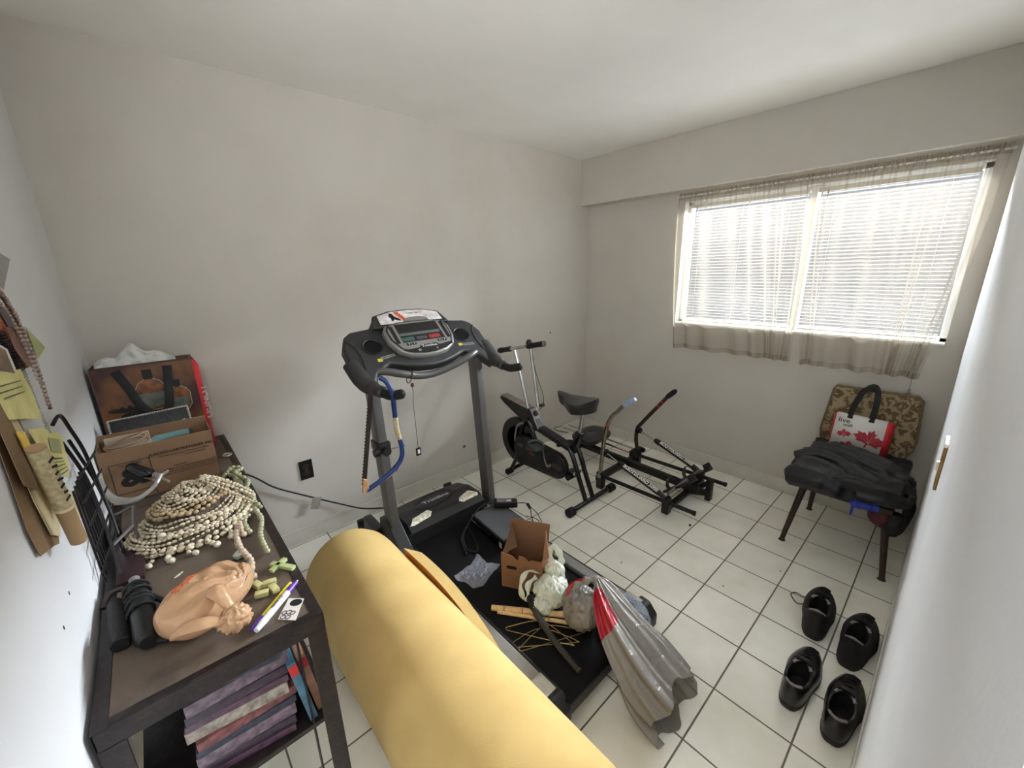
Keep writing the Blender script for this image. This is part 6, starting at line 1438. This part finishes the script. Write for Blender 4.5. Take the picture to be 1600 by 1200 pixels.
psheet([(0.6217, 1.3554), (0.6904, 1.3322), (0.7128, 1.2222), (0.6890, 1.1680), (0.6272, 1.2041)], .0125, .016, 'brown_flap', M_kraft, t)
t = thing('cream_slip', (XL, 1.0, .97), 'cream paper slip with a pointed corner sticking out right of the rolled newspaper', 'paper')
psheet([(0.8774, 1.1077), (0.9606, 1.0703), (1.0221, 0.9853), (0.9428, 0.9798), (0.8956, 1.0239)], .004, .007, 'slip', M_cpap, t)
t = thing('yellow_receipt', (XL, .88, 1.24), 'upper crumpled yellow receipt pinned to the left wall at the picture edge', 'paper')
psheet([(0.6571, 1.3888), (0.8751, 1.3629), (0.8970, 1.3151), (0.8932, 1.2516), (0.7944, 1.2787), (0.6857, 1.3060)], .013, .016, 'receipt', M_ypap, t)
for k in range(3): psheet([(-0.0276 + (.74 + .02 * k) * 0.9243, 0.1159 + (1.355 - .014 * k) * 0.9243), (-0.0276 + (.93) * 0.9243, 0.1159 + (1.333 - .012 * k) * 0.9243), (-0.0276 + (.93) * 0.9243, 0.1159 + (1.331 - .012 * k) * 0.9243), (-0.0276 + (.74 + .02 * k) * 0.9243, 0.1159 + (1.352 - .014 * k) * 0.9243)], .0168, .0171, 'printed_line', M_ink, t, .0003)
t = thing('yellow_form', (XL, 1.0, 1.15), 'pale yellow printed form with a green box, right of the rolled newspaper', 'paper')
psheet([(0.7958, 1.2578), (0.9028, 1.2298), (1.0418, 1.1715), (1.0077, 1.1056), (0.9632, 1.0874), (0.8964, 1.1238), (0.8362, 1.1835)], .010, .013, 'form', M_ypap, t)
psheet([(0.9065, 1.2064), (0.9943, 1.1739), (0.9744, 1.1461), (0.8914, 1.1785)], .0138, .0142, 'green_field', mat('pale_green_field', (168, 172, 128), .7, 0, .08), t, .0004)
for k in range(5): psheet([(-0.0236 + (.955 + .008 * k) * 0.9353, 0.0992 + (1.145 - .013 * k) * 0.9353), (-0.0236 + (1.05 + .006 * k) * 0.9353, 0.0992 + (1.113 - .010 * k) * 0.9353), (-0.0236 + (1.05 + .006 * k) * 0.9353, 0.0992 + (1.111 - .010 * k) * 0.9353), (-0.0236 + (.955 + .008 * k) * 0.9353, 0.0992 + (1.142 - .013 * k) * 0.9353)], .0144, .0146, 'printed_line', M_ink, t, .0004)
t = thing('crumpled_yellow_paper', (XL, .84, 1.1), 'crumpled strong yellow paper tucked under the rolled newspaper', 'paper')
sheet([(0.6856, 1.2506), (0.7623, 1.2326), (0.7758, 1.1244), (0.7352, 1.0883)], 'crumpled_sheet', mat('strong_yellow_paper', (206, 176, 84), .7, 0, .15, 18), t, .014, .008, 4)
sheet([(0.6766, 1.2867), (0.7217, 1.2687), (0.7397, 1.1605), (0.7127, 1.1424)], 'crumpled_sheet', mat('strong_yellow_paper', (206, 176, 84)), t, .016, .010, 9)
# rolled newspaper
t = thing('rolled_newspaper', (XL + .04, .67, 1.04), 'brown paper roll with newsprint hanging diagonally on the left wall', 'paper roll')
P0 = V((XL + .040, .640, 1.262)); P1 = V((XL + .040, .700, 1.046))
b = MB(); b.tube([P0.lerp(P1, k / 6) for k in range(7)], [.0125] * 7, 20); b.build('roll', mat('brown_roll_paper', (150, 122, 88), .75, 0, .12, 20), t)
b = MB(); b.tube([P0.lerp(P1, .02 + .58 * k / 4) for k in range(5)], [.0131] * 5, 20); nr = b.build('newsprint_sleeve', mat('newsprint', (168, 156, 120), .75, 0, .25, 120), t)
dr_ = (P1 - P0).normalized(); nv_ = (V((.85, -.5, .1)) - dr_ * V((.85, -.5, .1)).dot(dr_)).normalized()
for k in range(7):
    c = P0.lerp(P1, .12 + .065 * k) + nv_ * .0134; w_ = nv_.cross(dr_)
    b = MB(frame(c, w_, dr_)); b.box((.001 * (k % 2), 0, 0), (.012 - .002 * (k % 3), .0045, .0010), Matrix.Rotation(radians(18 * (1 if k % 2 else -1)), 4, 'Z')); b.build('printed_mark', M_blackl, nr, flat=True)
b = MB(); b.tube([P0.lerp(P1, .60), P0.lerp(P1, .625)], [.0138, .0138], 20); b.build('tape_band', mat('clear_tape', (206, 190, 150), .3, 0, .1), nr)
# copper spiral notebook
t = thing('copper_notebook', (XL, .98, 1.36), 'dark copper spiral-bound booklet hanging at the left picture edge above the papers', 'notebook')
psheet([(0.8725, 1.5006), (0.9570, 1.4693), (1.0233, 1.3796), (1.0010, 1.3576), (0.9139, 1.3586), (0.8660, 1.4035)], .004, .007, 'copper_cover', mat('hammered_copper', (128, 70, 46), .3, .75, .5, 60, .5, 90), t, .012)
b = MB()
for k in range(16):
    f_ = k / 15; c = V((XL + .012, .83 + (.885 - .83) * f_, 1.440 + (1.362 - 1.440) * f_)); b.tube([c + V((.006 * cos(a), .010 * cos(a), .004 * sin(a))) for a in [2 * pi * q / 8 for q in range(8)]], .0014, 5, closed=True)
b.build('spiral_binding', M_wire, t)
psheet([(0.8260, 1.4934), (0.8881, 1.4751), (0.9117, 1.4432), (0.8573, 1.4478)], .018, .019, 'dark_cover', mat('dark_maroon_case', (46, 26, 30)), t, .003)
# hanging bead strands
M_bead = mat('pinkish_grey_bead', (150, 134, 124), .4, 0, .2, 90); M_beadb = mat('brown_bead', (92, 60, 52), .4, 0, .3, 90); M_clr = mat('clear_crystal_bead', (170, 166, 156), .1, 0, .1, 60, alpha=.6)
def hang(pts, r_, m_, lab): 
    P_ = bez(pts, 12)
    def fn(t_):
        k = t_ * (len(P_) - 1); i = min(int(k), len(P_) - 2); return P_[i].lerp(P_[i + 1], k - i)
    return strand(fn, 200, r_, m_, lab, 1.05, .15, 'bead_strand', 'bead strands hanging on the left wall')
x_ = XL + .020
hang([(x_, 0.8508, 1.5347), (x_, 0.9146, 1.5028), (x_, 0.9556, 1.4619), (x_, 0.9783, 1.4118), (x_, 0.9874, 1.3571), (x_, 0.9783, 1.3025), (x_, 0.9692, 1.2524)], .0046, M_bead, 'thick pinkish bead strand, outermost of those hanging over the copper booklet')
hang([(x_ - .002, 0.8417, 1.5211), (x_ - .002, 0.8964, 1.4755), (x_, 0.9237, 1.4391), (x_, 0.9465, 1.3936), (x_, 0.9556, 1.3480), (x_, 0.9601, 1.3116)], .0048, M_bead, 'thick pinkish bead strand lying on the copper booklet, inner one')
hang([(x_ - .002, 0.8782, 1.5256), (x_ - .002, 0.9328, 1.4846), (x_ - .002, 0.9692, 1.4391), (x_ - .002, 0.9966, 1.3845), (x_ - .002, 0.9966, 1.3116), (x_ - .002, 0.9874, 1.2433)], .0036, M_beadb, 'thin brown bead strand outside the pinkish strands')
hang([(x_ - .008, 0.8782, 1.3617), (x_ - .008, 0.8873, 1.3116), (x_ - .008, 0.8918, 1.2661)], .0034, M_clr, 'short clear bead strand below the copper booklet, left one')
hang([(x_ - .008, 0.9100, 1.3617), (x_ - .008, 0.9191, 1.3025), (x_ - .008, 0.9328, 1.2387), (x_ - .008, 0.9465, 1.2023)], .0032, M_clr, 'clear bead strand below the copper booklet, right one')
# notes
t = thing('green_note', (XL, 1.22, 1.36), 'small pale green triangular note sticking out beside the bead strands', 'paper')
psheet([(1.1248, 1.4264), (1.1625, 1.4068), (1.2635, 1.3600), (1.1328, 1.3483)], .003, .004, 'note', mat('pale_green_paper', (166, 172, 118), .7, 0, .06), t)
t = thing('clear_wrapper', (XL, 1.18, 1.55), 'torn grey clear plastic film at the left picture edge high on the wall', 'wrapper')
psheet([(1.0015, 1.6188), (1.0766, 1.5989), (1.1994, 1.5831), (1.1377, 1.5594), (1.0218, 1.5155), (0.9661, 1.5300)], .003, .006, 'film', mat('grey_clear_film', (150, 146, 144), .2, 0, .2, 20, alpha=.75), t)
t = thing('photo_print', (XL, .84, 1.40), 'small brown photo print with a white border at the left picture edge', 'photo')
psheet([(0.7376, 1.4449), (0.8440, 1.4073), (0.8502, 1.3558), (0.7338, 1.3792)], .012, .013, 'white_border', M_white, t)
psheet([(0.7272, 1.4382), (0.8180, 1.4084), (0.8228, 1.3636), (0.7254, 1.3860)], .0140, .0145, 'print_image', mat('brown_photo_image', (112, 84, 52), .35, 0, .6, 30), t)
